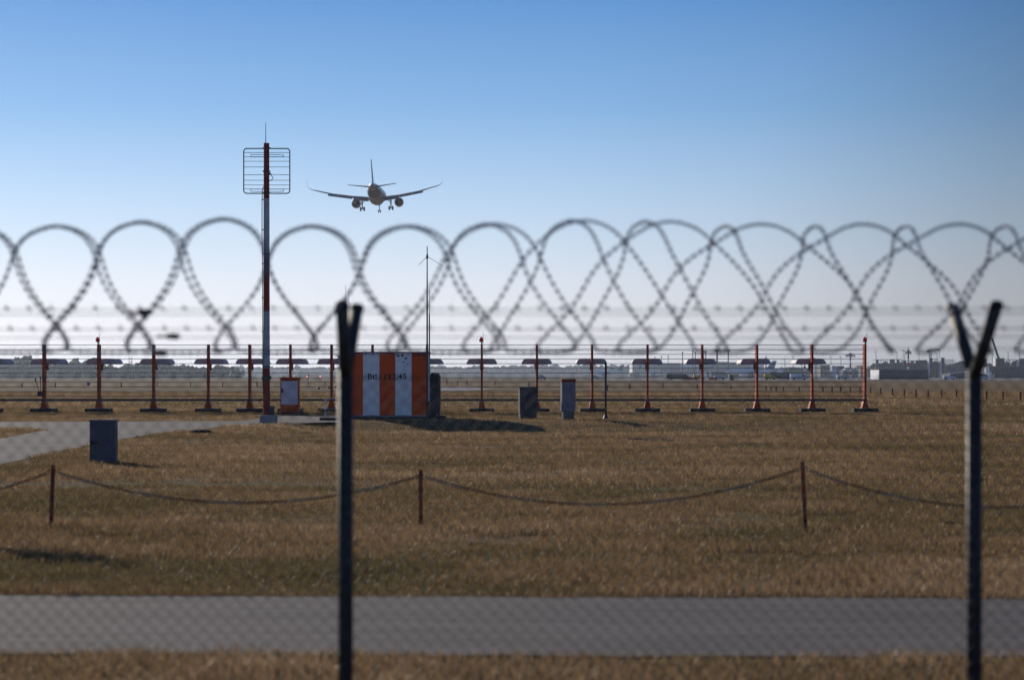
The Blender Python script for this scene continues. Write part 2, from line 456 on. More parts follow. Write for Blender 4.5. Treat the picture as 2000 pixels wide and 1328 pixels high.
def grass_patch(verts, tints, faces_n, y0, y1, dens, h, wd, margin):
    x, y = scatter(y0, y1, dens, margin)
    n = len(x)
    big = vnoise(x, y, 0.22, 3); medn = vnoise(x, y, 0.9, 4); sm = vnoise(x, y, 4.0, 6)
    hh = h * (0.45 + 0.9 * RNG.random(n)) * (0.30 + 0.65 * medn + 0.75 * sm * vnoise(x, y, 1.6, 9) * 1.6)
    ww = wd * (0.6 + 0.8 * RNG.random(n))
    a = RNG.random(n) * 2 * np.pi
    lean = hh * (0.3 + 1.1 * RNG.random(n))
    la = a + np.pi / 2 + (RNG.random(n) - 0.5) * 2.2
    dx, dy = np.cos(a) * ww / 2, np.sin(a) * ww / 2
    lx, ly = np.cos(la) * lean, np.sin(la) * lean
    V = np.zeros((n, 5, 3), np.float32)
    z0 = gz(x, y)
    V[:, 0] = np.stack([x - dx, y - dy, z0], 1); V[:, 1] = np.stack([x + dx, y + dy, z0], 1)
    mx, my = x + lx * 0.35, y + ly * 0.35
    V[:, 2] = np.stack([mx + dx * .8, my + dy * .8, z0 + hh * 0.62], 1); V[:, 3] = np.stack([mx - dx * .8, my - dy * .8, z0 + hh * 0.62], 1)
    V[:, 4] = np.stack([x + lx, y + ly, z0 + hh], 1)
    t = 0.42 * big + 0.36 * medn + 0.20 * sm + 0.46 * RNG.random(n) - 0.17
    straw = RNG.random(n) < 0.012
    t = np.where(straw, 0.95, t)
    verts.append(V.reshape(-1, 3)); tints.append(np.repeat(t, 5).astype(np.float32))
    return n
def build_grass():
    V, T = [], []
    n = 0
    n += grass_patch(V, T, 0, 9.0, 19.0, 2300, 0.060, 0.0050, 3.0)
    n += grass_patch(V, T, 0, 19.0, 32.0, 1700, 0.060, 0.0058, 3.0)
    n += grass_patch(V, T, 0, 32.0, 60.0, 800, 0.060, 0.0085, 3.0)
    n += grass_patch(V, T, 0, 60.0, 112.0, 270, 0.065, 0.014, 3.0)
    n += grass_patch(V, T, 0, 112.0, 220.0, 30, 0.08, 0.04, 4.0)
    V = np.concatenate(V); T = np.concatenate(T)
    me = bpy.data.meshes.new('grass')
    me.vertices.add(len(V)); me.vertices.foreach_set('co', V.ravel())
    base = (np.arange(n) * 5)[:, None]
    L = (base + np.array([0, 1, 2, 3, 3, 2, 4])[None]).ravel().astype(np.int32)
    me.loops.add(len(L)); me.loops.foreach_set('vertex_index', L)
    me.polygons.add(2 * n)
    ls = (np.arange(n) * 7)[:, None] + np.array([0, 4])[None]
    me.polygons.foreach_set('loop_start', ls.ravel().astype(np.int32))
    me.polygons.foreach_set('loop_total', np.tile([4, 3], n).astype(np.int32))
    at = me.attributes.new('tint', 'FLOAT', 'POINT'); at.data.foreach_set('value', T)
    me.update(calc_edges=True)
    m = bpy.data.materials.new('dry grass blades'); m.use_nodes = True
    nt = m.node_tree
    for nd in list(nt.nodes):
        if nd.type == 'BSDF_PRINCIPLED': nt.nodes.remove(nd)
    out = [x for x in nt.nodes if x.type == 'OUTPUT_MATERIAL'][0]
    a = nt.nodes.new('ShaderNodeAttribute'); a.attribute_name = 'tint'
    r = nt.nodes.new('ShaderNodeValToRGB')
    e = r.color_ramp.elements
    e[0].position = 0.22; e[0].color = (0.112, 0.094, 0.036, 1)
    e[1].position = 0.98; e[1].color = (0.46, 0.33, 0.19, 1)
    for p, c in ((0.40, (0.180, 0.127, 0.052)), (0.56, (0.26, 0.165, 0.076)), (0.76, (0.34, 0.222, 0.118))):
        k = e.new(p); k.color = (*c, 1)
    nt.links.new(a.outputs['Fac'], r.inputs[0])
    d = nt.nodes.new('ShaderNodeBsdfDiffuse'); tr = nt.nodes.new('ShaderNodeBsdfTranslucent'); gl = nt.nodes.new('ShaderNodeBsdfGlossy')
    gl.inputs['Roughness'].default_value = 0.35
    for s in (d, tr): nt.links.new(r.outputs[0], s.inputs[0])
    m1 = nt.nodes.new('ShaderNodeMixShader'); m1.inputs[0].default_value = 0.48
    nt.links.new(d.outputs[0], m1.inputs[1]); nt.links.new(tr.outputs[0], m1.inputs[2])
    m2 = nt.nodes.new('ShaderNodeMixShader'); m2.inputs[0].default_value = 0.018
    nt.links.new(m1.outputs[0], m2.inputs[1]); nt.links.new(gl.outputs[0], m2.inputs[2])
    nt.links.new(m2.outputs[0], out.inputs[0])
    me.materials.append(m)
    o = bpy.data.objects.new('grass', me); COL.objects.link(o)
    tag(o, 'short dry brown grass blades covering the airfield meadow', 'grass', kind='stuff')

# ------------------------------------------------------------------ distant setting: woods and hills
def wood(name, spans, d, dspread, label, m, seed, hmin=0.55):
    """one far-off wood: many crowns merging into a mass"""
    r = random.Random(seed)
    mb = MB()
    ico = bmesh.new(); bmesh.ops.create_icosphere(ico, subdivisions=2, radius=1.0)
    iv = [v.co.copy() for v in ico.verts]; iff = [tuple(v.index for v in f.verts) for f in ico.faces]; ico.free()
    for (p0, p1, y0, y1, step) in spans:
        p = p0
        while p < p1:
            dd = d + r.random() * dspread
            f = (p - p0) / max(1, p1 - p0)
            top = y0 + (y1 - y0) * f
            H = (Z(top, dd)) * (1 + (r.random() - 0.6) * 0.35)
            x = X(p, dd)
            for k in range(5):
                rr = H * (0.16 + 0.14 * r.random())
                cx, cy, cz = x + (r.random() - .5) * H * 0.9, dd + (r.random() - .5) * H, H * (0.25 + 0.62 * r.random())
                cz = min(cz, H - rr * 0.6)
                vs = []
                for v in iv:
                    s = 1 + (r.random() - .5) * 0.7
                    vs.append((cx + v.x * rr * s * 1.1, cy + v.y * rr * s, cz + v.z * rr * s * 1.2))
                mb.add(vs, iff)
            mb.box((x, dd, H * 0.2), (H * 0.6, H * 0.5, H * 0.4))
            p += step * (0.6 + 0.8 * r.random())
    return tag(mb.build(name, m, loc=(0, 0, 0)), label, 'wood', kind='stuff')
M['wood'] = mat('bare winter wood', (0.035, 0.037, 0.035), 0.9, 0, 0.5, 0.3, col2=(0.016, 0.018, 0.018))
wood('near_wood', [(-60, 20, 706, 708, 5), (20, 60, 708, 704, 5), (60, 120, 708, 712, 5), (120, 180, 709, 707, 5), (180, 300, 714, 712, 5), (300, 372, 712, 714, 5), (372, 470, 718, 717, 5)], 1700, 250, 'far dark bare wood along the horizon at the left', M['wood'], 3)
wood('far_wood', [(450, 1010, 718, 718, 4), (820, 1010, 719, 716, 5), (1000, 1080, 714, 713, 5), (1070, 1160, 717, 714, 5), (1150, 1290, 716, 716, 5), (1500, 1720, 720, 721, 5)], 4300, 700, 'hazy blue wood on the horizon in the middle', M['wood'], 4)
wood('terminal_wood', [(1715, 1880, 713, 712, 3.2), (1840, 2080, 712, 712, 4)], 1950, 120, 'dark bare trees massed between the construction frames on the right', M['wood'], 5)

# ------------------------------------------------------------------ near fence
FD = 9.6
def near_fence():
    t = thing('chain_link_fence', 'blurred galvanised chain-link fence with forked posts in the foreground', 'fence', (0, FD, 0))
    posts = [(-5.66, 0.02, -0.02), (-3.16, 0.01, -0.015), (X(675, FD), 0.0, 0.031), (X(1903, FD), 0.047, -0.047), (4.34, 0.03, -0.02), (6.84, 0.02, -0.01)]
    ft = Z(722, FD)
    for (px, dxn, dxf) in posts:
        mb = MB()
        mb.tube([(px, FD, -0.02), (px, FD, ft)], 0.030, 16)
        p = mb.build('post', M['galv'], t, smooth=True)
        for s in (-1, 1):
            # arm leans towards (s=-1) or away from (s=+1) the camera
            ex, ey = px + (dxn if s < 0 else dxf), FD + s * 0.20
            mb = MB()
            mb.tube([(px, FD, ft - 0.03), (ex, ey, ft + 0.245)], 0.026, 12)
            ar = mb.build('arm', M['galv'], p, smooth=True)
            mb = MB(); mb.lathe((ex, ey, ft + 0.235), [(0.028, 0), (0.029, 0.02), (0.02, 0.032), (0.0, 0.035)], 12)
            # cap stays in line with the arm tip
            mb.build('cap', M['black'], p, smooth=True)
    # chain-link netting: vertical zigzag wires hooked into each other
    mb = MB()
    cw, ch = 0.0635, 0.062
    x0, x1 = -5.6, 6.8
    nw = int((x1 - x0) / (cw / 2))
    top = Z(738, FD)
    nz = int(top / (ch / 2))
    for i in range(nw):
        xa = x0 + i * cw / 2
        pts = []
        for k in range(nz + 1):
            side = (k + i) % 2
            z = top - k * ch / 2
            sag = 0.004 * math.sin(xa * 2.1 + z * 3)
            pts.append((xa + side * cw / 2 + sag, FD - 0.036 + (0.0025 if side else -0.0025), z))
        mb.tube(pts, 0.0024, 4, cap=False)
        # twisted barbs on top
        mb.tube([(pts[0][0], pts[0][1], top), (pts[0][0] + 0.004, pts[0][1], top + 0.014)], 0.0035, 4)
    mb.build('wire_mesh', M['fencewire'], t)
    # line wires: two per arm row, and the tension wire on the netting
    def line(y, dy, barbs):
        z = Z(y, FD + dy)
        mb = MB()
        mb.tube([(-5.66 + 0.25 * k, FD + dy, z - 0.006 * math.sin(math.pi * ((k * 0.25) % 2.5) / 2.5)) for k in range(51)], 0.0016, 5)
        if barbs:
            x = -5.6
            while x < 6.8:
                for q in range(4):
                    a = q * math.pi / 2 + 0.4
                    mb.tube([(x - 0.003 + 0.004 * q, FD + dy, z), (x + 0.006 * (q - 1.5), FD + dy + 0.018 * math.cos(a), z + 0.018 * math.sin(a))], 0.0012, 4)
                mb.tube([(x - 0.008, FD + dy, z), (x + 0.008, FD + dy, z)], 0.0038, 5)
                x += 0.0865
        mb.build('line_wire', M['fencewire'], t)
    line(602, -0.19, True); line(612, 0.19, False); line(641, -0.125, True); line(657, 0.125, False); line(680, 0.07, False); line(737, -0.036, False)
    # ratchet tensioners on the wires at the left
    for (px, py, dy) in ((282, 611, 0.19), (338, 657, 0.125), (313, 690, -0.07)):
        x, z = X(px, FD + dy), Z(py, FD + dy)
        mb = MB()
        mb.lathe((x - 0.028, FD + dy, z), [(0.006, 0), (0.011, 0.006), (0.013, 0.03), (0.012, 0.048), (0.006, 0.056)], 10, axis='x')
        mb.tube([(x - 0.065, FD + dy, z), (x - 0.02, FD + dy, z)], 0.005, 6)
        mb.box((x, FD + dy, z + 0.004), (0.022, 0.03, 0.016))
        mb.build('wire_tensioner', M['black'], t, smooth=False)
near_fence()

# concertina razor wire lying in the forks
def razor():
    NC = [-1060, -895, -727, -560, -392, -225, -57, 108, 272, 433, 605, 790, 950, 1118, 1261, 1419, 1594, 1771, 1965, 2160, 2355, 2550, 2745, 2940, 3135]
    TOPY = {108: 441, 272: 433, 433: 427, 605: 441, 790: 441, 950: 437, 1118: 430, 1261: 432}
    def sstep(c): 
        u = min(1, max(0, (c - 700) / (1560 - 700))); return u * u * (3 - 2 * u)
    def dlt(c): return float(np.interp(c, [500, 800, 1118, 1261, 1419, 1594, 1771, 1965], [0, 6, 20, 45, 66, 91, 103, 112]))
    NRL = {435: 0, 439: 26, 446: 44, 455: 58, 480: 77, 515: 84, 545: 93, 580: 113, 610: 139, 640: 166, 662: 183, 680: 190, 690: 176}
    NRR = {435: 0, 438: 10, 448: 18, 460: 21, 487: 28, 530: 56, 564: 77, 606: 95, 631: 108, 673: 140, 690: 158}
    NLR = {435: 0, 438: -12, 450: -26, 466: -32, 487: -27, 533: -43, 589: -77, 638: -93, 673: -119, 690: -140}
    WRR = {435: 0, 438: 30, 446: 50, 460: 68, 480: 88, 512: 133, 550: 175, 571: 192, 606: 204, 645: 226, 690: 258}
    WLR = {435: 0, 438: -30, 446: -48, 456: -63, 470: -81, 484: -115, 505: -147, 540: -182, 571: -196, 596: -206, 631: -238, 670: -283, 690: -292}
    th = np.linspace(0, math.pi, 60)
    yy = 562.5 - 127.5 * np.cos(th)
    def tab(d):
        k = sorted(d); return np.interp(yy, k, [d[i] for i in k])
    TNRL, TNRR, TNLR, TWRR, TWLR = map(tab, (NRL, NRR, NLR, WRR, WLR))
    P = []
    def leg(c, offs, top, jx, front, down):
        sq = (690 - top) / 255.0
        rows = [(c + o + jx * math.sin(t), 690 - (690 - y) * sq, t) for o, y, t in zip(offs, yy, th)]
        if not down: rows = rows[::-1]
        for (px, py, t) in rows:
            dy = (-1 if front else 1) * 0.25 * math.sin(t)
            d = FD + dy
            P.append((X(px, d), d, Z(py, d)))
    rr = random.Random(5)
    for k in range(len(NC) - 1, 0, -1):
        c, c1 = NC[k], NC[k - 1]
        s, s1 = sstep(c), sstep(c1)
        wc = c1 + dlt(c1)
        tN = TOPY.get(c, 441) ; tW = TOPY.get(c1, 437 if s1 > 0.5 else 441)
        j = lambda: (rr.random() - 0.5) * 10
        leg(c, TNRL * (1 - s) + TNRR * s, tN, j(), True, True)
        leg(wc, (TNRL * 0.96 + 9) * (1 - s1) + TWRR * s1, tW, j() + 4 * (1 - s1), False, False)
        leg(wc, (-TNRL * 1.04 + 9) * (1 - s1) + TWLR * s1, tW, j() - 5 * (1 - s1), True, True)
        leg(c1, -TNRL * (1 - s1) + TNLR * s1, TOPY.get(c1, 441), j(), False, False)
    P = np.array(P)
    kern = np.exp(-0.5 * (np.arange(-7, 8) / 3.2) ** 2); kern /= kern.sum()
    Q = np.stack([np.convolve(np.pad(P[:, i], 7, mode='edge'), kern, mode='valid') for i in range(3)], 1)
    seg = np.linalg.norm(np.diff(Q, axis=0), axis=1); L = np.concatenate([[0], np.cumsum(seg)])
    step = 0.0115
    s = np.arange(0, L[-1], step)
    R = np.stack([np.interp(s, L, Q[:, i]) for i in range(3)], 1)
    mb = MB()
    mb.tube([tuple(p) for p in R], 0.0017, 5)
    i = 1
    while i < len(R) - 1:
        p = Vector(R[i]); t = (Vector(R[i + 1]) - Vector(R[i - 1])).normalized()
        n = Vector((0, -1, 0)); n = (n - t * n.dot(t)).normalized()
        sd = t.cross(n).normalized()
        q = rr.random() * 0.9 - 0.45
        sd, n = sd * math.cos(q) + n * math.sin(q), n * math.cos(q) - sd * math.sin(q)
        a, b, e = 0.0095, 0.0088, 0.0016
        vs = [p + t * a + sd * b, p + t * 0.003 + sd * 0.005, p - t * a + sd * b, p - t * a - sd * b, p - t * 0.003 - sd * 0.005, p + t * a - sd * b]
        # a pair of back-to-back pointed blades
        up = [v + n * e for v in vs]; dn = [v - n * e for v in vs]
        m_ = [p + t * a * 1.2, p - t * a * 1.2]
        poly = [0, 1, 2, 3, 4, 5]
        mb.add(up + dn, [tuple(poly), tuple(11 - k for k in poly)] + [(k, k + 6, (k + 1) % 6 + 6, (k + 1) % 6) for k in range(6)])
        i += 3
    tag(mb.build('razor_wire_coil', M['razor'], loc=(0, FD, 0)), 'blurred coil of concertina razor wire lying along the top of the near fence', 'razor wire')
razor()

# ------------------------------------------------------------------ chain barrier
def chain_barrier():
    posts = [(-8.25, 24.2, 0.62, 0.0, 'leftmost'), (X(99, 23.8), 23.8, 0.625, 0.025, ''), (X(822, 23.9), 23.9, 0.577, -0.003, ''), (X(1574, 23.4), 23.4, 0.67, -0.035, ''), (6.55, 23.2, 0.64, 0.0, '')]
    labels = ['rusty chain post standing outside the frame at the far left', 'rusty red chain post nearest the grey box, leaning slightly right',
              'rusty red chain post standing between the two forked fence posts below the striped shelter', 'bright rusty chain post at the right, leaning left, left of the right fork post', 'rusty chain post beyond the right edge of the view']
    tops = []
    for (x, y, h, ln, _), lb in zip(posts, labels):
        t = thing('chain_post', lb, 'post', (x, y, 0), 'rusty posts of the chain barrier')
        mb = MB(); mb.tube([(x, y, -0.05), (x + ln, y, h)], 0.021, 12, cap=True)
        mb.build('pole', M['rustpost'], t, smooth=False)
        for s in (-1, 1):
            mb = MB()
            cx = x + ln + s * 0.032
            mb.tube([(cx + 0.014 * math.cos(q), y, h - 0.065 + 0.014 * math.sin(q)) for q in [i * math.pi / 5 for i in range(10)]], 0.004, 5, closed=True)
            mb.build('eyelet', M['rustpost'], t)
        tops.append((x + ln, y, h - 0.075))
    mids = [0.20, 0.25, 0.245, 0.235]
    lbl = ['sagging rusty chain running off the left edge', 'sagging rusty chain hanging between the left and middle chain posts', 'sagging dark chain hanging between the middle and right chain posts', 'sagging dark chain running off behind the right fork post']
    # one link (stadium)
    def link_pts(p, t, side, a, b):
        pts = []
        for k in range(10):
            q = 2 * math.pi * k / 10
            u = math.cos(q); v = math.sin(q)
            pts.append(p + t * (a * u) + side * (b * v))
        return pts
    for i in range(4):
        A, B = Vector(tops[i]), Vector(tops[i + 1])
        A = A + Vector((0.045, 0, 0)); B = B - Vector((0.045, 0, 0))
        m = mids[i]
        def cur(u):
            p = A.lerp(B, u)
            base = (A.z + B.z) / 2
            sag = base - m
            return Vector((p.x, p.y, p.z - sag * (1 - (2 * u - 1) ** 2)))
        n = int((B - A).length * 1.03 / 0.034)
        mb = MB()
        for k in range(n):
            u = (k + 0.5) / n
            p = cur(u); tt = (cur(min(1, u + 0.01)) - cur(max(0, u - 0.01))).normalized()
            s1 = Vector((0, 1, 0)); s2 = tt.cross(s1).normalized()
            side = (s1 * 0.7 + s2 * 0.7).normalized() if k % 2 else (s1 * 0.7 - s2 * 0.7).normalized()
            mb.tube(link_pts(p, tt, side, 0.0235, 0.0145), 0.0042, 5, mi=0 if (k // 11) % 2 else 1, closed=True)
        tag(mb.build('chain', [M['chain_red'], M['chain_grey']], loc=(A.x, A.y, 0)), lbl[i], 'chain', 'chains of the barrier')
chain_barrier()

# ------------------------------------------------------------------ small boxes in the meadow
def grey_box():
    d = 41.2; x0, x1 = X(175, d), X(225, d)
    t = thing('junction_box', 'plain dark blue grey steel box standing in the grass beside the left path', 'utility box', ((x0 + x1) / 2, d, 0))
    mb = MB(); mb.box(((x0 + x1) / 2, d + 0.14, 0.365), (x1 - x0, 0.28, 0.73)); mb.build('housing', M['cab_blue'], t, bevel=0.008)
    mb = MB(); mb.box(((x0 + x1) / 2, d + 0.14, 0.742), (x1 - x0 + 0.03, 0.31, 0.022)); mb.build('lid', M['cab_blue'], t)
    mb = MB(); mb.bbox(X(177, d), X(192, d), d - 0.022, d - 0.001, Z(867, d), Z(861, d)); mb.bbox(X(176, d), X(181, d), d - 0.03, d - 0.001, Z(869, d), Z(859, d)); mb.build('latch', M['black'], t)
    BLOCKED.append((x0 - .02, x1 + .02, d - .02, d + .3))
    # unseen board added and shaped to cast the shadow in the lower left corner
    t = thing('shadow_board', 'low grey board on two legs added outside the left edge to cast a shadow', 'board', (-5.5, 23.1, 0))
    mb = MB(); mb.box((-5.5, 23.1, 1.22), (1.3, 0.05, 0.34), rz=-0.668); mb.build('panel', M['cab_grey'], t)
    for q in (-.5, .5):
        x, y = -5.5 + q * math.cos(-.668), 23.1 + q * math.sin(-.668)
        mb = MB(); mb.tube([(x, y, -.05), (x, y, 1.05)], .02, 8); mb.build('leg', M['steel'], t)
grey_box()

# ------------------------------------------------------------------ red and white mast
def mast():
    d = 76.5; cx = X(520.5, d); sc = d / F
    t = thing('antenna_mast', 'tall red and white banded mast carrying a wire grid antenna', 'mast', (cx, d, 0))
    mb = MB()
    rows = [(280, 388, 0), (388, 498, 1), (498, 608, 0), (608, 719, 1), (719, 815, 0)]
    for a, b, mi in rows:
        za, zb = Z(b, d), Z(a, d)
        ra = 0.089 + 0.022 * (815 - b) / -535 + 0.022; rb = 0.089 + 0.022 * (815 - a) / -535 + 0.022
        mb.lathe((cx, d, 0), [(ra, za), (rb, zb)], 16, mi)
    mb.build('pole', [M['mast_red'], M['mast_white']], t)
    mb = MB(); mb.lathe((cx + 0.06, d, 0), [(0.29, -0.02), (0.29, 0.24), (0.27, 0.27), (0.0, 0.27)], 28); mb.build('footing', M['concrete'], t)
    BLOCKED.append((cx - 0.25, cx + 0.37, d - 0.3, d + 0.3))
    for y in (303 / 4.348 + 220, 500 / 4.348 + 220, 685 / 4.348 + 220, 737, 496, 716, 740):
        mb = MB(); mb.lathe((cx, d, Z(y, d)), [(0.125, -0.02), (0.13, 0), (0.125, 0.02)], 16); mb.build('clamp', M['steel'], t)
    # grid antenna: rounded square hoop, wires and folded dipoles, fixed behind the pole
    dy = d + 0.20
    x0, x1, z0, z1, rc = X(476, dy), X(566, dy), Z(378, dy), Z(290.5, dy), 0.10
    def stadium(x0, x1, z0, z1, r, y, n=6):
        pts = []
        for (qx, qz, a0) in ((x1 - r, z1 - r, 0), (x0 + r, z1 - r, 90), (x0 + r, z0 + r, 180), (x1 - r, z0 + r, 270)):
            for k in range(n + 1):
                a = math.radians(a0 + 90 * k / n); pts.append((qx + r * math.cos(a), y, qz + r * math.sin(a)))
        return pts
    mb = MB(); mb.tube(stadium(x0, x1, z0, z1, rc, dy), 0.019, 8, closed=True)
    hoop = mb.build('grid_frame', M['steel'], t, smooth=True)
    mb = MB()
    for y in (298.7, 307, 315.5, 326.5, 341.7, 352.5, 361.7, 369.5):
        mb.tube([(x0, dy, Z(y, dy)), (x1, dy, Z(y, dy))], 0.0085, 5)
    mb.build('grid_wire', M['steel'], hoop)
    for ya, yb in ((302.3, 306.6), (369.8, 374.4)):
        mb = MB(); yy = d - 0.25
        mb.tube(stadium(X(489.5, yy), X(554, yy), Z(yb, yy), Z(ya, yy), 0.035, yy), 0.0095, 6, closed=True)
        mb.tube([(cx, yy, Z((ya + yb) / 2, yy)), (cx, d, Z((ya + yb) / 2, d))], 0.015, 6)
        mb.build('folded_dipole', M['steel'], t)
    mb = MB(); mb.tube([(X(519, d), d, Z(282, d)), (X(519, d), d, Z(240, d))], [0.014, 0.008], 6); mb.build('whip_antenna', M['steel'], t)
    mb = MB()
    pts = [(X(527, d), 338), (X(531, d), 344), (X(534, d), 349), (X(531, d), 352), (X(526, d), 354)]
    mb.tube([(a, d - 0.05, Z(b, d)) for a, b in pts], 0.012, 6)
    mb.lathe((X(528, d), d - 0.05, Z(340, d)), [(0.02, -0.03), (0.03, 0), (0.02, 0.03)], 8)
    mb.build('feed_cable', M['black'], t)
    mb = MB()
    px = [(518, 361), (514, 366), (512.5, 374), (512, 400), (512, 450), (513, 520), (513, 600), (513.5, 680), (513.5, 740), (514.5, 770), (515, 790), (515, 812)]
    mb.tube([(X(a, d), d - 0.03, Z(b, d)) for a, b in px], 0.013, 6)
    cab = mb.build('down_cable', M['black'], t)
    for y in (390, 449, 515, 582, 648.5, 696, 741, 793):
        mb = MB(); mb.tube([(X(511, d), d - 0.03, Z(y, d)), (X(520, d), d - 0.03, Z(y, d))], 0.016, 6); mb.build('standoff', M['black'], cab)
    mb = MB(); mb.bbox(X(528, d), X(536, d), d - 0.16, d + 0.05, Z(811, d), Z(793, d)); mb.bbox(X(527.5, d), X(536.5, d), d - 0.18, d + 0.06, Z(794.5, d), Z(792, d)); mb.build('junction_box', M['cab_dark'], t)
    mb = MB(); mb.lathe((cx, d, Z(737, d)), [(0.14, -0.05), (0.15, -0.03), (0.15, 0.03), (0.14, 0.05)], 16); mb.tube([(X(514, d), d - .1, Z(737, d)), (X(531, d), d - .1, Z(737, d))], 0.03, 8); mb.build('cable_clamp', M['steel'], t)
    for y in (429, 442, 474, 641, 669, 708):
        pass
mast()

# ------------------------------------------------------------------ striped shelter
def text_mesh(body, name, parent, m, x0, x1, z0, z1, y, offset=0.018):
    cu = bpy.data.curves.new(name, 'FONT'); cu.body = body; cu.size = 1; cu.space_character = 1.03; cu.extrude = 0.0; cu.offset = offset
    o = bpy.data.objects.new(name, cu); COL.objects.link(o)
    dg = bpy.context.evaluated_depsgraph_get(); dg.update()
    me = bpy.data.meshes.new_from_object(o.evaluated_get(dg))
    bpy.data.objects.remove(o); bpy.data.curves.remove(cu)
    P = np.array([v.co[:] for v in me.vertices])
    a, b = P.min(0), P.max(0)
    pl = parent['_o']
    for v in me.vertices:
        u = (v.co.x - a[0]) / (b[0] - a[0]); q = (v.co.y - a[1]) / (b[1] - a[1])
        v.co = (x0 + (x1 - x0) * u - pl[0], y - pl[1], z0 + (z1 - z0) * q - pl[2])
    me.materials.clear(); me.materials.append(m)
    r = bpy.data.objects.new(name, me); COL.objects.link(r); r.parent = parent; r['_o'] = pl
    return r
def shelter():
    d = 82.4; sc = d / F
    xr, xl = X(835.5, d), X(677, d); dp = 2.5
    zt, zb = Z(689, d), Z(811, d)
    t = thing('equipment_shelter', 'orange and white striped equipment shelter with black frequency lettering', 'shelter', ((xl + xr) / 2, d, 0))
    mb = MB()
    edges = [677, 709, 741, 772, 803.8, 835.5]
    for i in range(5):
        a, b = X(edges[i], d), X(edges[i + 1], d); mi = 0 if i % 2 == 0 else 1
        mb.add([(a, d, zb), (b, d, zb), (b, d, zt), (a, d, zt)], [(0, 1, 2, 3)], mi)
        mb.add([(a, d + dp, zb), (b, d + dp, zb), (b, d + dp, zt), (a, d + dp, zt)], [(3, 2, 1, 0)], mi)
        for (xx, fl) in ((xl, 0), (xr, 1)):
            ya, yb = d + dp * i / 5, d + dp * (i + 1) / 5
            mb.add([(xx, ya, zb), (xx, yb, zb), (xx, yb, zt), (xx, ya, zt)], [(0, 1, 2, 3)], mi)
    mb.build('wall', [M['orange_wall'], M['white_wall']], t)
    mb = MB(); mb.bbox(xl - .04, xr + .03, d - .05, d + dp + .05, zt, zt + 0.035); mb.build('roof', M['steel'], t)
    mb = MB(); mb.bbox(xl - .01, xr + .01, d - .02, d + dp + .02, Z(814, d), zb); mb.build('base_rail', M['cab_grey'], t)
    mb = MB(); mb.bbox(X(684, d), xr + 0.12, d - .10, d + dp + .15, -0.02, Z(814.3, d)); mb.build('plinth', M['concrete_dark'], t)
    # corner flashing, door hood on the left side, grime
    mb = MB(); mb.prism([(X(804, d), Z(696, d)), (X(815, d), Z(691, d)), (xr, Z(691, d)), (xr, Z(695, d)), (X(820, d), Z(694, d))], d - 0.03, d - 0.004); mb.build('flashing', M['rustpost'], t)
    mb = MB()
    hx0, hx1 = X(658, d), xl - 0.003
    mb.prism([(hx1, Z(694, d)), (hx0, Z(696, d)), (X(663, d), Z(718, d)), (X(666, d), Z(730, d)), (hx1, Z(732, d))], d + 0.25, d + 1.5)
    mb.bbox(X(652, d), hx1, d + 0.22, d + 1.53, Z(696, d) + 0.02, Z(696, d) + 0.045)
    mb.build('door_hood', M['white_wall'], t)
    text_mesh('Btl.:', 'lettering', t, M['letter'], X(718.5, d), X(743.5, d), Z(741, d), Z(729.5, d), d - 0.004)
    text_mesh('122.45', 'lettering', t, M['letter'], X(751, d), X(794, d), Z(741, d), Z(729.5, d), d - 0.004)
    rr = random.Random(2)
    mb = MB()
    for (px, py, s) in ((715, 692, 3), (722, 691, 2), (730, 693, 2), (736, 690, 2), (777, 695, 4), (786, 694, 5), (793, 700, 4), (788, 707, 3), (796, 711, 2.5), (791, 716, 2), (797, 693, 3), (799, 773, 2.2), (790, 764, 1), (788, 754, 1), (794, 781, 1.2), (755, 813 - 1.5, 2), (724, 733 - 3 + 0, 0.6)):
        n = 9; pts = []
        for k in range(n):
            a = 2 * math.pi * k / n; r = s * sc * 0.5 * (0.5 + rr.random())
            pts.append((X(px, d) + r * 1.2 * math.cos(a), d - 0.0035, Z(py, d) + r * math.sin(a)))
        mb = MB(); mb.add(pts, [tuple(range(n))]); mb.build('stain', M['stain'], t)
    # conduit up the right corner
    mb = MB(); mb.bbox(xr + 0.012, xr + 0.06, d - 0.02, d + 0.05, Z(784, d), Z(696, d)); mb.build('conduit', M['door_white'], t)
    mb = MB(); mb.tube([(xr + 0.03, d + .02, Z(784, d)), (xr + 0.03, d + .02, 0.02)], 0.02, 6); mb.build('downpipe', M['cab_dark'], t)
    BLOCKED.append((xl - 0.4, xr + 0.2, d - 0.15, d + dp + 0.3))
    # step plinth and railing at the left side
    d2 = 81.0
    t2 = thing('entrance_step', 'low dark concrete step with a white railing at the left of the striped shelter', 'step', (X(650, d2), d2, 0))
    mb = MB(); mb.bbox(X(624, d2), X(684, d2), d2, d2 + 1.5, -0.02, Z(815.5, d2)); mb.build('slab', M['concrete_dark'], t2)
    mb = MB()
    rx, ry = X(634.5, d2), d2 + 0.25
    mb.tube([(rx, ry, Z(816, d2)), (rx, ry, Z(779, d2))], 0.026, 10); mb.build('railing_post', M['white_wall'], t2, smooth=False)
    mb = MB(); mb.lathe((rx, ry, Z(802, d2)), [(0.03, -.03), (0.042, -.02), (0.042, .02), (0.03, .03)], 12); mb.build('collar', M['steel'], t2)
    mb = MB(); mb.tube([(rx, ry, Z(780, d2)), (X(676, d2), ry, Z(780, d2))], 0.024, 10); mb.build('handrail', M['cab_grey'], t2)
    BLOCKED.append((X(624, d2), X(690, d2), d2 - .02, d2 + 1.6))
    # air conditioner cabinet to the right
    d3 = 83.6
    x0, x1 = X(840.5, d3), X(859.5, d3)
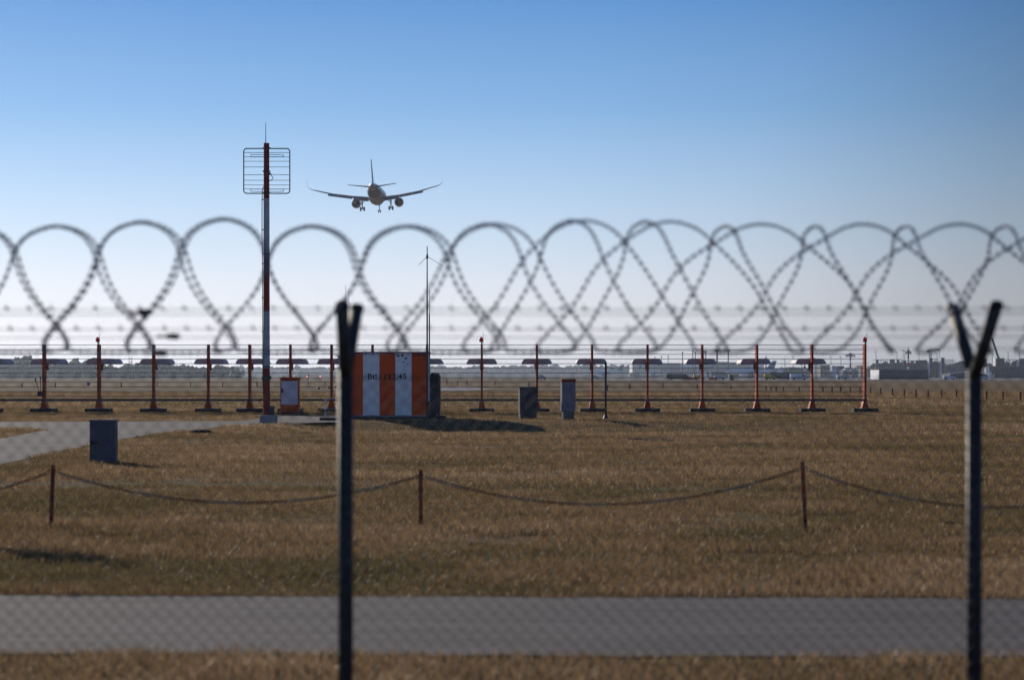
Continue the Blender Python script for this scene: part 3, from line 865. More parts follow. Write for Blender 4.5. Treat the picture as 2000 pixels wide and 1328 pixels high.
    t3 = thing('air_conditioner', 'dark air conditioner cabinet with a grille, right of the striped shelter', 'air conditioner', ((x0 + x1) / 2, d3, 0))
    z1 = Z(729, d3)
    mb = MB(); mb.prism([(x0, 0.12), (x1, 0.12), (x1, z1 - 0.08), (x1 - 0.06, z1), (x0 + .02, z1), (x0, z1 - 0.03)], d3, d3 + 0.7); mb.build('housing', M['cab_dark'], t3)
    mb = MB()
    gx0, gx1, gz0, gz1 = X(842.5, d3), X(854.5, d3), Z(760, d3), Z(734, d3)
    for k in range(9):
        z = gz0 + (gz1 - gz0) * k / 8; mb.bbox(gx0, gx1, d3 - 0.018, d3 - 0.003, z - 0.012, z + 0.012)
    for k in range(6):
        x = gx0 + (gx1 - gx0) * k / 5; mb.bbox(x - 0.008, x + 0.008, d3 - 0.024, d3 - 0.019, gz0, gz1)
    mb.build('grille', M['black'], t3)
    mb = MB(); mb.bbox(x0 + .02, x1 - .01, d3 - 0.015, d3 - 0.003, 0.25, Z(765, d3)); mb.build('door', M['cab_dark'], t3)
    mb = MB(); mb.bbox(x0 - .05, x1 + 0.17, d3 - 0.3, d3 + 0.9, -0.02, 0.12); mb.build('plinth', M['concrete_dark'], t3)
    BLOCKED.append((x0 - .1, x1 + .2, d3 - .35, d3 + 1))
    # pole antennas beside the shelter
    d4 = 82.0
    cx = X(834.3, d4)
    t4 = thing('pole_antenna', 'tall thin dark pole antenna with two drooping rods at the striped shelter', 'antenna', (cx, d4, 0))
    mb = MB(); mb.tube([(cx, d4, 0), (cx, d4, Z(600, d4)), (cx, d4, Z(481, d4))], [0.034, 0.028, 0.016], 8); mb.build('pole', M['steel'], t4)
    for (ex, ey) in ((818, 518), (865.5, 520)):
        mb = MB(); mb.tube([(cx, d4, Z(501, d4)), (X(ex, d4), d4, Z(ey, d4))], 0.008, 5); mb.build('ground_rod', M['steel'], t4)
    mb = MB(); mb.lathe((cx, d4, Z(502, d4)), [(0.02, -.07), (0.036, -.05), (0.036, .06), (0.02, .09)], 10); mb.build('feed_hub', M['steel'], t4)
    d5 = 83.0; cx = X(838.7, d5)
    t5 = thing('pole_antenna', 'shorter two-stage whip antenna close to the right of the tall pole antenna', 'antenna', (cx, d5, 0))
    mb = MB(); mb.tube([(cx, d5, Z(700, d5)), (cx, d5, Z(613, d5))], 0.024, 8); mb.build('sleeve', M['steel'], t5)
    mb = MB(); mb.tube([(cx, d5, Z(613, d5)), (cx, d5, Z(557, d5))], [0.012, 0.006], 6); mb.build('whip', M['steel'], t5)
    mb = MB(); mb.tube([(cx, d5, 0), (cx, d5, Z(700, d5))], 0.028, 8); mb.build('pole', M['steel'], t5)
    for px, ty, lb in ((674.5, 557, 'taller thin whip rising from the shelter roof behind the left fork post'), (680.5, 570, 'shorter thin whip rising from the shelter roof behind the left fork post')):
        dd = 84.0
        mb = MB(); mb.tube([(X(px + 5, dd), dd, zt + 0.03), (X(px, dd), dd, Z(ty, dd))], [0.012, 0.006], 6)
        mb.lathe((X(px + 5, dd), dd, zt + 0.03), [(0.03, 0), (0.03, 0.08), (0.012, 0.11)], 10)
        tag(mb.build('whip_antenna', M['steel'], loc=(X(px + 5, dd), dd, zt + 0.03)), lb, 'antenna', 'whip antennas on the shelter roof')
shelter()

def cabinets():
    # orange cabinet with white door
    d = 92.0; x0, x1 = X(547.5, d), X(583.5, d)
    t = thing('switch_cabinet', 'orange switch cabinet with a white door and overhanging lid beside the mast', 'cabinet', ((x0 + x1) / 2, d, 0))
    mb = MB(); mb.bbox(x0, x1, d, d + 0.5, Z(804, d), Z(740, d)); mb.build('housing', M['orange'], t, bevel=0.01)
    mb = MB(); mb.box(((x0 + x1) / 2, d + .25, Z(738.5, d)), (x1 - x0 + .06, .6, .07), taper=0.96); mb.build('lid', M['orange'], t)
    mb = MB(); mb.bbox(X(549.5, d), X(581.5, d), d - 0.02, d - 0.003, Z(790, d), Z(744, d))
    door = mb.build('door', M['door_white'], t, bevel=0.004)
    mb = MB(); mb.bbox(X(550, d), X(553, d), d - 0.035, d - 0.021, Z(767, d), Z(759, d)); mb.build('handle', M['black'], door)
    mb = MB(); mb.bbox(X(543, d), X(591, d), d - .1, d + .7, -0.02, Z(804, d)); mb.build('plinth', M['concrete_dark'], t)
    for px in (552.5, 577):
        mb = MB(); mb.lathe((X(px, d), d + 0.25, Z(737.6, d)), [(0.012, 0), (0.02, 0.02), (0.012, 0.06), (0.0, 0.07)], 8); mb.build('lid_knob', M['orange'], t)
    BLOCKED.append((X(543, d), X(591, d), d - .12, d + .7))
    # dark grey cabinet
    d = 83.5; x0, x1 = X(1014.5, d), X(1050.5, d)
    t = thing('distribution_cabinet', 'squat weathered dark grey distribution cabinet standing in the grass', 'cabinet', ((x0 + x1) / 2, d, 0))
    mb = MB(); mb.bbox(x0 + .01, x1 - .01, d, d + 0.35, Z(807, d), Z(758, d)); mb.build('housing', M['cab_dark'], t, bevel=0.008)
    mb = MB(); mb.box(((x0 + x1) / 2, d + .17, Z(757.2, d)), (x1 - x0 + .02, .40, .035)); mb.build('lid', M['cab_dark'], t)
    mb = MB(); mb.bbox(x0 + .03, x1 - .03, d + .02, d + .33, -0.02, Z(807, d)); mb.build('pedestal', M['cab_dark'], t)
    t.rotation_euler = (0, 0, math.radians(9))
    BLOCKED.append((x0, x1, d - .02, d + .37))
    # tall pillar cabinet
    d = 82.2; x0, x1 = X(1097.5, d), X(1124.5, d)
    t = thing('pillar_cabinet', 'slim grey pillar cabinet with a dark red cap and red vertical print', 'cabinet', ((x0 + x1) / 2, d, 0))
    mb = MB(); mb.bbox(x0, x1, d, d + 0.3, Z(802.5, d), Z(747, d)); mb.build('housing', M['cab_grey'], t, bevel=0.006)
    mb = MB(); mb.box(((x0 + x1) / 2, d + .15, Z(743.4, d)), (x1 - x0 + .012, .312, .12)); mb.build('cap', M['cap_red'], t, bevel=0.006)
    mb = MB(); mb.bbox(X(1100.5, d), X(1122, d), d + .03, d + .28, -.02, Z(802.5, d)); mb.build('pedestal', M['cab_blue'], t)
    mb = MB(); mb.bbox(X(1099, d), X(1124, d), d - .01, d + .31, -.02, Z(817, d)); mb.build('skirt', M['cab_blue'], t)
    rr = random.Random(3); mb = MB(); y = 751
    cxp = X(1116, d)
    for hgt in (2.2, 3.0, 4.0, 2.6, 4.4, 4.2, 3.2, 2.2):
        wv = 1.1 + rr.random() * 0.5; mb = MB()
        mb.bbox(X(1116 - wv, d), X(1116 + wv, d), d - 0.006, d - 0.003, Z(y + hgt * .42, d), Z(y, d))
        if rr.random() < .6: mb.bbox(X(1116 - wv, d), X(1116, d), d - 0.006, d - 0.003, Z(y + hgt * .75, d), Z(y + hgt * .42, d))
        y += hgt; mb.build('print', M['red_text'], t)
    t.rotation_euler = (0, 0, math.radians(11))
    BLOCKED.append((x0, x1, d - .02, d + .33))
    # bent dark pole
    d = 82.5; cx = X(1183, d)
    t = thing('steel_pole', 'plain dark steel pole with a flared foot and side bracket, right of the pillar cabinet', 'pole', (cx, d, 0))
    mb = MB(); mb.tube([(cx, d, 0.03), (cx, d, Z(707, d))], 0.038, 10); mb.build('shaft', M['steel'], t, smooth=False)
    mb = MB(); mb.lathe((cx, d, 0), [(0.11, 0.0), (0.11, 0.03), (0.045, 0.17), (0.04, 0.17)], 8); mb.build('foot', M['steel'], t)
    mb = MB(); mb.bbox(cx + .038, cx + .075, d - .03, d + .03, Z(763, d), Z(752, d)); mb.tube([(cx + .05, d, Z(754, d)), (cx + .16, d, Z(752, d))], .01, 6); mb.build('bracket', M['steel'], t)
cabinets()

# ------------------------------------------------------------------ antenna array with wire screen
AD = 98.0
POSTS = [-236, -129, -22, 85, 192, 299, 406, 487, 567, 647, 727, 834, 941, 1049, 1157, 1264.5, 1372, 1479, 1587, 1690]
ORD = ['first', 'second', 'third', 'fourth', 'fifth', 'sixth', 'seventh', 'eighth', 'ninth', 'tenth', 'eleventh', 'twelfth', 'thirteenth', 'fourteenth', 'fifteenth', 'sixteenth', 'seventeenth']
def array():
    tz = Z(672.5, AD)
    def make(lamp, radome):
        t = thing('antenna_post', 'x', 'antenna post', (0, AD, 0), 'orange antenna posts of the wire screen')
        mb = MB(); mb.bbox(-.043, .043, AD - .04, AD + .42, 0.20, tz); mb.build('post', M['orange'], t, bevel=0.006)
        mb = MB()
        mb.prism([(-.135, .19), (.135, .19), (.05, .58), (-.05, .58)], AD - 0.05, AD + 0.44)
        mb.build('gusset', M['orange'], t)
        mb = MB(); mb.box((0, AD + .1, 0.08), (1.0, 0.8, 0.20)); mb.build('footing', M['concrete_dark'], t, bevel=0.01)
        mb = MB(); mb.box((0.0, AD + .12, 0.186), (0.34, 0.66, 0.012)); mb.build('base_plate', M['cab_grey'], t)
        if radome:
            yb = AD + 0.75
            zc0, zc1 = Z(711.5, yb), Z(700.3, yb)
            r = zc1 - zc0
            pts = [(-0.625, zc0), (0.625, zc0)]
            for k in range(1, 7):
                a = math.pi / 2 * k / 6; pts.append((0.625 - r * 0.9 + r * 0.9 * math.cos(a), zc0 + r * math.sin(a)))
            for k in range(6):
                a = math.pi / 2 * (1 - k / 6); pts.append((-0.625 + r * 0.9 - r * 0.9 * math.cos(a), zc0 + r * math.sin(a)))
            mb = MB(); mb.prism(pts[:], yb - 0.25, yb + 1.4)
            mb.build('antenna_cover', M['radome'], t)
            mb = MB(); mb.bbox(-.07, .07, AD + .5, AD + .8, Z(723, yb), zc0); mb.build('bracket', M['rustpost'], t)
            mb = MB(); mb.tube([(0, AD + .04, Z(745, AD)), (0, AD + .62, Z(722, AD))], 0.035, 6); mb.tube([(0, AD + .05, Z(716, AD)), (0, AD + .52, Z(716, AD))], 0.035, 6); mb.build('strut', M['orange'], t)
        if lamp:
            mb = MB(); mb.tube([(0, AD, tz), (0, AD, Z(668, AD))], 0.03, 8); mb.lathe((-0.02, AD, Z(668, AD)), [(0.05, 0), (0.085, 0.02), (0.085, 0.05), (0.06, 0.06)], 12); lh = mb.build('lamp_holder', M['black'], t)
            mb = MB(); mb.lathe((-0.02, AD, Z(668, AD) + .055), [(0.075, 0), (0.08, 0.06), (0.06, 0.12), (0.02, 0.15), (0, 0.15)], 12); mb.build('lamp', M['red_lamp'], t, smooth=True)
            mb = MB(); mb.tube([(0.06, AD, tz), (0.06, AD, Z(650, AD))], 0.008, 5); mb.build('lightning_rod', M['steel'], t)
        return t
    A = make(False, True); B = make(True, True); E = make(True, False)
    used = {0: False, 1: False, 2: False}
    vis = 0
    for i, px in enumerate(POSTS):
        kind = 1 if px in (192, 941) else 2 if px == 1690 else 0
        src = (A, B, E)[kind]
        o = src if not used[kind] else copy_tree(src)
        used[kind] = True
        o.location = (X(px, AD), AD, 0)
        rt = random.Random(i); o.rotation_euler = (0, (rt.random() - .5) * .008, (rt.random() - .5) * .05)
        x = X(px, AD)
        BLOCKED.append((x - .5, x + .5, AD - .35, AD + .15))
        if px < 0: lb = ['outermost orange antenna post, well outside the left edge', 'orange antenna post outside the left edge of the view', 'orange antenna post just outside the left edge with its cover end showing'][i]
        elif px == 85: lb = 'orange antenna post with a small black rod box, leftmost one in view'
        elif px == 192: lb = 'orange antenna post with a red lamp, left of the mast'
        elif px == 299: lb = 'orange antenna post next right of the left red lamp'
        elif px == 406: lb = 'orange antenna post second right of the left red lamp'
        elif px == 487: lb = 'orange antenna post just left of the red and white mast'
        elif px == 567: lb = 'orange antenna post rising behind the orange switch cabinet'
        elif px == 647: lb = 'orange antenna post behind the white railing of the entrance step'
        elif px == 727: lb = 'orange antenna post mostly hidden behind the striped shelter roof'
        elif px == 834: lb = 'orange antenna post hidden behind the right corner of the shelter'
        elif px == 941: lb = 'orange antenna post with a red lamp, right of the striped shelter'
        elif px == 1049: lb = 'orange antenna post behind the squat dark grey cabinet'
        elif px == 1157: lb = 'orange antenna post between the pillar cabinet and the dark steel pole'
        elif px == 1690: lb = 'right end post of the wire screen with a red lamp but no cover'
        else: lb = ORD[{1264.5: 0, 1372: 1, 1479: 2, 1587: 3}[px]] + ' orange antenna post to the right of the dark steel pole'
        o['label'] = lb
    # rod box fixed at the leftmost visible post
    px = 79
    t = thing('rod_box', 'small black box with two thin upright rods at the leftmost antenna post', 'antenna', (X(80, AD), AD - .1, Z(775, AD)))
    mb = MB(); mb.bbox(X(75.5, AD), X(84, AD), AD - .25, AD - .06, Z(774, AD), Z(764, AD)); mb.build('box', M['black'], t)
    for (a, b, e, f, r) in ((77.5, 764, 71, 741, .012), (81, 764, 80.5, 737, .014)):
        mb = MB(); mb.tube([(X(a, AD), AD - .15, Z(b, AD)), (X(e, AD), AD - .15, Z(f, AD))], r, 6); mb.lathe((X(e, AD), AD - .15, Z(f, AD) - .05), [(.015, -.03), (.035, 0), (.035, .09), (.01, .11)], 8); mb.build('rod', M['black'], t)
    # wires
    t = thing('wire_screen', 'long screen of thin horizontal wires strung between the orange antenna posts', 'wire screen', (0, AD - 0.06, 0))
    x0, x1 = X(-236, AD), X(1691, AD)
    for k in range(12):
        y = 673.4 + k * 9.09
        mb = MB()
        pts = []
        for i in range(len(POSTS) - 1):
            a, b = X(POSTS[i], AD), X(POSTS[i + 1], AD)
            for q in range(4):
                u = q / 4; pts.append((a + (b - a) * u, AD - .075, Z(y, AD) - 0.012 * 4 * u * (1 - u)))
        pts.append((x1, AD - .075, Z(y, AD)))
        mb.tube(pts, 0.012, 6)
        mb.build('wire', M['steel'], t)
    mb = MB(); mb.bbox(x0, x1, AD - .11, AD - .055, Z(783.3, AD), Z(778.8, AD)); mb.build('bottom_rail', M['cab_dark'], t)
array()

# ------------------------------------------------------------------ marker posts in the far field
def markers():
    proto = None
    small = [(43, 748, 757), (108, 747, 757), (237, 747, 757), (307, 745, 755), (372, 746, 755), (435, 747, 755), (502, 745, 755), (635, 744, 752), (873, 740, 752), (894, 743, 752.5), (912, 741, 752.5), (967, 745, 752.5), (1033, 747, 757),
             (1230, 749, 760), (1295, 748, 758), (1362, 750, 759), (1428, 752, 759.5), (1496, 754, 762), (1506, 755, 763), (1516, 755, 763), (1530, 755, 763.5), (1561, 755, 764), (1607, 756, 765), (1625, 756, 765.5), (1642, 756, 766), (1661, 756, 767), (1680, 756, 767.5),
             (1700, 757, 768.5), (1720, 757, 771), (1743, 759, 772.5), (1766, 760, 775), (1789, 760, 776), (1813, 761, 776.5), (1839, 761, 777), (1868, 761.5, 777.5), (1893, 762, 778), (1927, 763, 779.5), (1959, 764, 781), (1993, 765, 783.5), (2030, 766, 786), (2072, 767, 789)]
    for i, (px, ya, yb) in enumerate(small):
        d = GD(yb); h = (yb - ya) * d / F
        mb = MB()
        if proto is None:
            mb.tube([(0, 0, -0.05), (0, 0, 0.94), (0, 0, 1.0)], [0.07, 0.07, 0.05], 8)
            proto = mb.build('marker_post', M['rustpost'], loc=(0, 0, 0)); o = proto
        else:
            o = proto.copy(); COL.objects.link(o)
        o.location = (X(px, d), d, 0); o.scale = (0.9 if d < 220 else 1.2, 0.9 if d < 220 else 1.2, h)
        if px < 700: lb, g = 'thin stake in the far field left of the shelter, seen through the wire screen', 'stakes in the far field on the left'
        elif px < 1200: lb, g = 'thin stake in the far field just right of the shelter, seen through the wires', 'stakes in the far field in the middle'
        elif px < 1690: lb, g = 'thin red stake in the far field behind the right half of the wire screen', 'stakes in the far field behind the screen'
        else: lb, g = 'short red marker post in the row crossing the field right of the screen', 'red marker posts in the field on the right'
        tag(o, lb, 'post', g)
markers()

# ------------------------------------------------------------------ molehills
def molehills():
    for i, (px, py, s, lb) in enumerate(((1240, 862, .22, 'dark molehill right of the squat cabinet shadow, leftmost of a pair'), (1284, 858, .2, 'dark molehill right of the squat cabinet shadow, rightmost of a pair'),
                         (392, 846, .28, 'dark earth mound beside the path left of the mast'), (592, 842, .22, 'dark low mound right of the mast footing'), (1855, 1026, .12, 'small dark clod near the right fork post'),  # right of the footing: a low dark hump
                         (935, 1066, .09, 'dark low tuft mound right of the left fork post, below the chain'), (985, 1066, .07, 'smaller dark tuft mound next to the one below the chain'))):
        d = GD(py); x = X(px, d); r = random.Random(i)
        mb = MB(); n = 14; vs = []; fs = []
        for (rr_, hh) in ((1.0, -0.02), (0.8, 0.12), (0.45, 0.24)):
            for k in range(n):
                a = 2 * math.pi * k / n; q = rr_ * s * (0.8 + 0.4 * r.random())
                vs.append((x + 1.5 * q * math.cos(a), d + q * math.sin(a), hh * s * 1.3 * (0.8 + .4 * r.random())))
        vs.append((x, d, 0.3 * s * 1.2))
        for j in range(2):
            for k in range(n): fs.append((j * n + k, j * n + (k + 1) % n, (j + 1) * n + (k + 1) % n, (j + 1) * n + k))
        for k in range(n): fs.append((2 * n + k, 2 * n + (k + 1) % n, 3 * n))
        mb.add(vs, fs)
        g0 = float(gz(x, d)); mb.v = [(a, b, c + g0) for a, b, c in mb.v]
        tag(mb.build('molehill', M['soil'], loc=(x, d, g0), smooth=True), lb, 'molehill', 'dark earth mounds in the grass')
molehills()

# ------------------------------------------------------------------ landing airliner
def wing_mesh(mb, secs, mi=0):
    """secs: list of (x, y_le, y_te, z, thickness)"""
    n = 8
    vs, fs = [], []
    for (x, yl, yt, z, th) in secs:
        prof = [(0, 0), (0.12, 0.75), (0.35, 1.0), (0.7, 0.6), (1.0, 0.06), (0.7, -0.25), (0.35, -0.5), (0.12, -0.45)]
        for u, v in prof: vs.append((x, yl + (yt - yl) * u, z + v * th / 1.5))
    for i in range(len(secs) - 1):
        for k in range(n):
            k2 = (k + 1) % n
            fs.append((i * n + k, i * n + k2, (i + 1) * n + k2, (i + 1) * n + k))
    fs.append(tuple(range(n - 1, -1, -1))); fs.append(tuple((len(secs) - 1) * n + k for k in range(n)))
    mb.add(vs, fs, mi)
def fuselage(mb, prof, n=24, belly=None):
    vs, fs = [], []
    for (y, r, z) in prof:
        for k in range(n):
            a = 2 * math.pi * k / n; vs.append((r * math.cos(a), y, z + r * 1.03 * math.sin(a)))
    base = len(mb.v)
    mb.v += vs
    for i in range(len(prof) - 1):
        for k in range(n):
            k2 = (k + 1) % n
            mb.f.append((base + i * n + k, base + (i + 1) * n + k, base + (i + 1) * n + k2, base + i * n + k2))
            y = (prof[i][0] + prof[i + 1][0]) / 2; a = 2 * math.pi * (k + .5) / n
            mb.m.append(belly(y, math.sin(a)) if belly else 0)
    mb.f.append(tuple(base + k for k in range(n))); mb.m.append(0)
    mb.f.append(tuple(base + (len(prof) - 1) * n + k for k in range(n - 1, -1, -1))); mb.m.append(0)
FUS = [(16.6, 0.12, -0.55), (16.2, 0.6, -0.5), (15.3, 1.15, -0.35), (13.8, 1.65, -0.15), (12.0, 1.92, -0.03), (10.5, 1.98, 0), (2, 1.98, 0), (-7.0, 1.98, 0), (-9, 1.95, 0.03), (-11, 1.84, 0.14), (-13, 1.62, 0.33), (-15, 1.33, 0.58), (-17, 1.0, 0.85), (-19, 0.62, 1.08), (-20.4, 0.36, 1.2), (-21.0, 0.2, 1.24)]
def airliner(flying, label, cat='airplane', group=None, fus_m=None, fin_m=None):
    t = thing('landing_airliner' if flying else 'parked_airliner', label, cat, (0, 0, 0), group)
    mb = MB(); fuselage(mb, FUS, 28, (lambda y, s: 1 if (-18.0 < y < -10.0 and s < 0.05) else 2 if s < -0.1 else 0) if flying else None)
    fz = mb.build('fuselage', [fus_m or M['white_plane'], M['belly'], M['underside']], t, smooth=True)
    mb = MB(); mb.lathe((0, -21.0, 1.24), [(0.19, 0), (0.17, -0.25), (0.10, -0.26), (0.0, -0.1)], 14, axis='y'); mb.build('exhaust', M['black'], t)
    mb = MB()
    vs = []
    fuselage(mb, [(5.4, .3, -1.4), (4.4, 1.2, -1.25), (2.5, 1.95, -0.95), (-1, 2.05, -0.95), (-3.4, 1.6, -0.95), (-5.2, 0.5, -1.2)], 20)
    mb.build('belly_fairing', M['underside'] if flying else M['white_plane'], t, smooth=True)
    for s in (-1, 1):
        mb = MB()
        wing_mesh(mb, [(s * 1.6, 4.6, -2.4, -1.25, 0.9), (s * 6.2, 2.0, -2.3, -0.68, 0.55), (s * 11.5, -1.0, -3.7, 0.15, 0.36), (s * 16.6, -3.9, -5.5, 1.35, 0.2), (s * 17.2, -4.4, -5.7, 1.6, 0.15)])
        wg = mb.build('wing', M['wing'], t, smooth=True)
        mb = MB()
        wing_mesh(mb, [(s * 17.2, -4.4, -5.7, 1.6, 0.15), (s * 17.65, -4.9, -6.1, 1.95, 0.12), (s * 17.85, -5.5, -6.5, 2.6, 0.1), (s * 17.95, -6.6, -7.2, 4.1, 0.06)])
        mb.build('winglet', M['tailblue'] if flying else M['white_plane'], wg, smooth=True)
        if flying:
            mb = MB()
            for (xa, xb, ya, yb, za, zb, dr) in ((2.0, 6.0, -2.0, -2.2, -1.35, -0.85, .75), (6.3, 12.6, -2.1, -3.9, -0.75, 0.2, .55)):
                dl = 1.25 if xa < 3 else 0.95
                vs = []
                for (xx, yy, zz) in ((xa, ya, za), (xb, yb, zb)):
                    vs += [(s * xx, yy, zz + .1), (s * xx, yy - dl, zz + .05 - dr), (s * xx, yy - dl - .05, zz - .03 - dr), (s * xx, yy + .3, zz - .08)]
                mb.add(vs, [(0, 1, 5, 4), (1, 2, 6, 5), (2, 3, 7, 6), (3, 0, 4, 7), (3, 2, 1, 0), (4, 5, 6, 7)])
            mb.build('flap', M['wing'], wg)
            mb = MB()
            wing_mesh(mb, [(s * 12.8, -3.6, -4.35, 0.28, 0.15), (s * 16.4, -5.1, -5.75, 1.22, 0.1)])
            mb.build('aileron', M['rustpost'], wg)
            for (fx_, fy, fz_) in ((7.6, -2.9, -0.75), (9.9, -3.6, -0.35), (12.4, -4.4, 0.05)):
                mb = MB(); mb.lathe((s * fx_, fy - .9, fz_ - .1), [(0.02, -.9), (.14, -.3), (.18, .6), (.12, 1.7), (0.02, 2.3)], 8, axis='y'); mb.build('flap_fairing', M['wing'], wg, smooth=True)
        # tailplane
        mb = MB(); wing_mesh(mb, [(s * 0.5, -15.6, -19.2, 0.85, 0.36), (s * 6.3, -19.2, -20.7, 1.45, 0.16)]); mb.build('tailplane', M['wing'] if not flying else M['shaded_tail'], t, smooth=True)
        # engine
        mb = MB(); ex, ez = s * 5.75, -2.25
        mb.lathe((ex, 0, ez), [(1.02, 5.3), (1.16, 5.1), (1.24, 4.0), (1.22, 2.6), (1.08, 1.3), (1.0, 1.25), (1.02, 2.5), (0.98, 5.2)], 24, axis='y')
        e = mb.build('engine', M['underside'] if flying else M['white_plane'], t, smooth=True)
        mb = MB(); mb.lathe((ex, 0, ez), [(0.99, 1.7), (0.98, 1.6), (0.72, 1.6), (0.66, 1.0), (0.52, 0.3), (0.40, 0.3), (0.3, 0.0), (0.02, -0.8)], 24, axis='y'); mb.build('engine_core', M['alloy'], e, smooth=True)
        mb = MB(); mb.lathe((ex, 0, ez), [(0.98, 4.6), (0.3, 4.7), (0.02, 5.1)], 20, axis='y'); mb.build('fan', M['black'], e)
        mb = MB(); mb.prism([(ex - .16, ez + .85), (ex + .16, ez + .85), (ex + .14, -.55), (ex - .14, -.55)], 0.3, 4.4); mb.build('pylon', M['white_plane'], t)
        # main gear
        mb = MB(); gx = s * 3.8
        mb.tube([(gx, -1.9, -0.9), (gx, -1.9, -4.0)], 0.16, 8); mb.tube([(gx, -1.9, -2.6), (gx - s * 1.3, -1.9, -1.15)], 0.09, 6); mb.tube([(gx - .5, -1.9, -4.0), (gx + .5, -1.9, -4.0)], 0.11, 8)
        mb.prism([(gx + s * .22, -1.1), (gx + s * .28, -1.1), (gx + s * .28, -2.9), (gx + s * .22, -2.9)], -2.4, -1.3)
        g = mb.build('main_gear', M['steel'], t)
        for q in (-.46, .46):
            mb = MB(); mb.lathe((gx + q, -1.9, -4.0), [(.25, -.2), (.5, -.2), (.58, -.12), (.58, .12), (.5, .2), (.25, .2)], 18, axis='x'); mb.build('wheel', M['rubber'], g)
    # fin
    mb = MB()
    vs = []
    for (z, yl, yt, th) in ((1.3, -11.6, -18.9, .42), (2.2, -13.0, -19.1, .40), (7.9, -18.0, -20.9, .18)):
        for u, v in ((0, 0), (.15, .8), (.4, 1), (1, .06), (1, -.06), (.4, -1), (.15, -.8)): vs.append((v * th / 2, yl + (yt - yl) * u, z))
    fs = [(i * 7 + k, i * 7 + (k + 1) % 7, (i + 1) * 7 + (k + 1) % 7, (i + 1) * 7 + k) for i in range(2) for k in range(7)] + [tuple(range(14, 21))]
    mb.add(vs, fs); mb.build('tail_fin', fin_m or M['tailblue'], t)
    # nose gear
    mb = MB(); mb.tube([(0, 11.0, -1.6), (0, 11.0, -4.0)], 0.11, 8); mb.tube([(-.35, 11, -4.15), (.35, 11, -4.15)], .07, 6); mb.tube([(0, 11, -3.0), (0, 9.6, -1.9)], .06, 6); mb.bbox(-.45, .45, 10.7, 11.6, -2.6, -1.9) if not flying else mb.bbox(-.32, .32, 11.5, 11.6, -2.5, -2.0)
    g = mb.build('nose_gear', M['steel'], t)
    for q in (-.27, .27):
        mb = MB(); mb.lathe((q, 11.0, -4.15), [(.15, -.12), (.34, -.12), (.4, -.06), (.4, .06), (.34, .12), (.15, .12)], 16, axis='x'); mb.build('wheel', M['rubber'], g)
    return t
M['shaded_tail'] = mat('shaded brown grey tailplane', (0.16, 0.12, 0.11), 0.5, 0, 0.15, 1)  # shade on the flying plane's tailplane is mixed into this colour
plane = airliner(True, 'white twin-engine airliner with wheels down, flying away above the antennas')
PD = 645.0
plane.location = (X(735.5, PD), PD, Z(379, PD))
plane.rotation_euler = (math.radians(1.2), math.radians(-2.0), math.radians(-0.2))

def parked():
    p = airliner(False, 'grey white parked airliner with a teal fin in front of the big hangar', group='airliners parked at the far apron', fin_m=M['teal'])
    d = 1750.0
    p.location = (X(1462, d), d, 4.56); p.rotation_euler = (0, 0, math.radians(97))
    for px, dd, rz, lb in ((1178, 2350, 93, 'far hazy parked airliner left of the white hangars, tail to the right'), (1276, 2950, 84, 'far hazy parked airliner with a dark fin in front of the long blue hangar')):
        q = copy_tree(p); q.location = (X(px, dd), dd, 4.56); q.rotation_euler = (0, 0, math.radians(rz)); q['label'] = lb
parked()

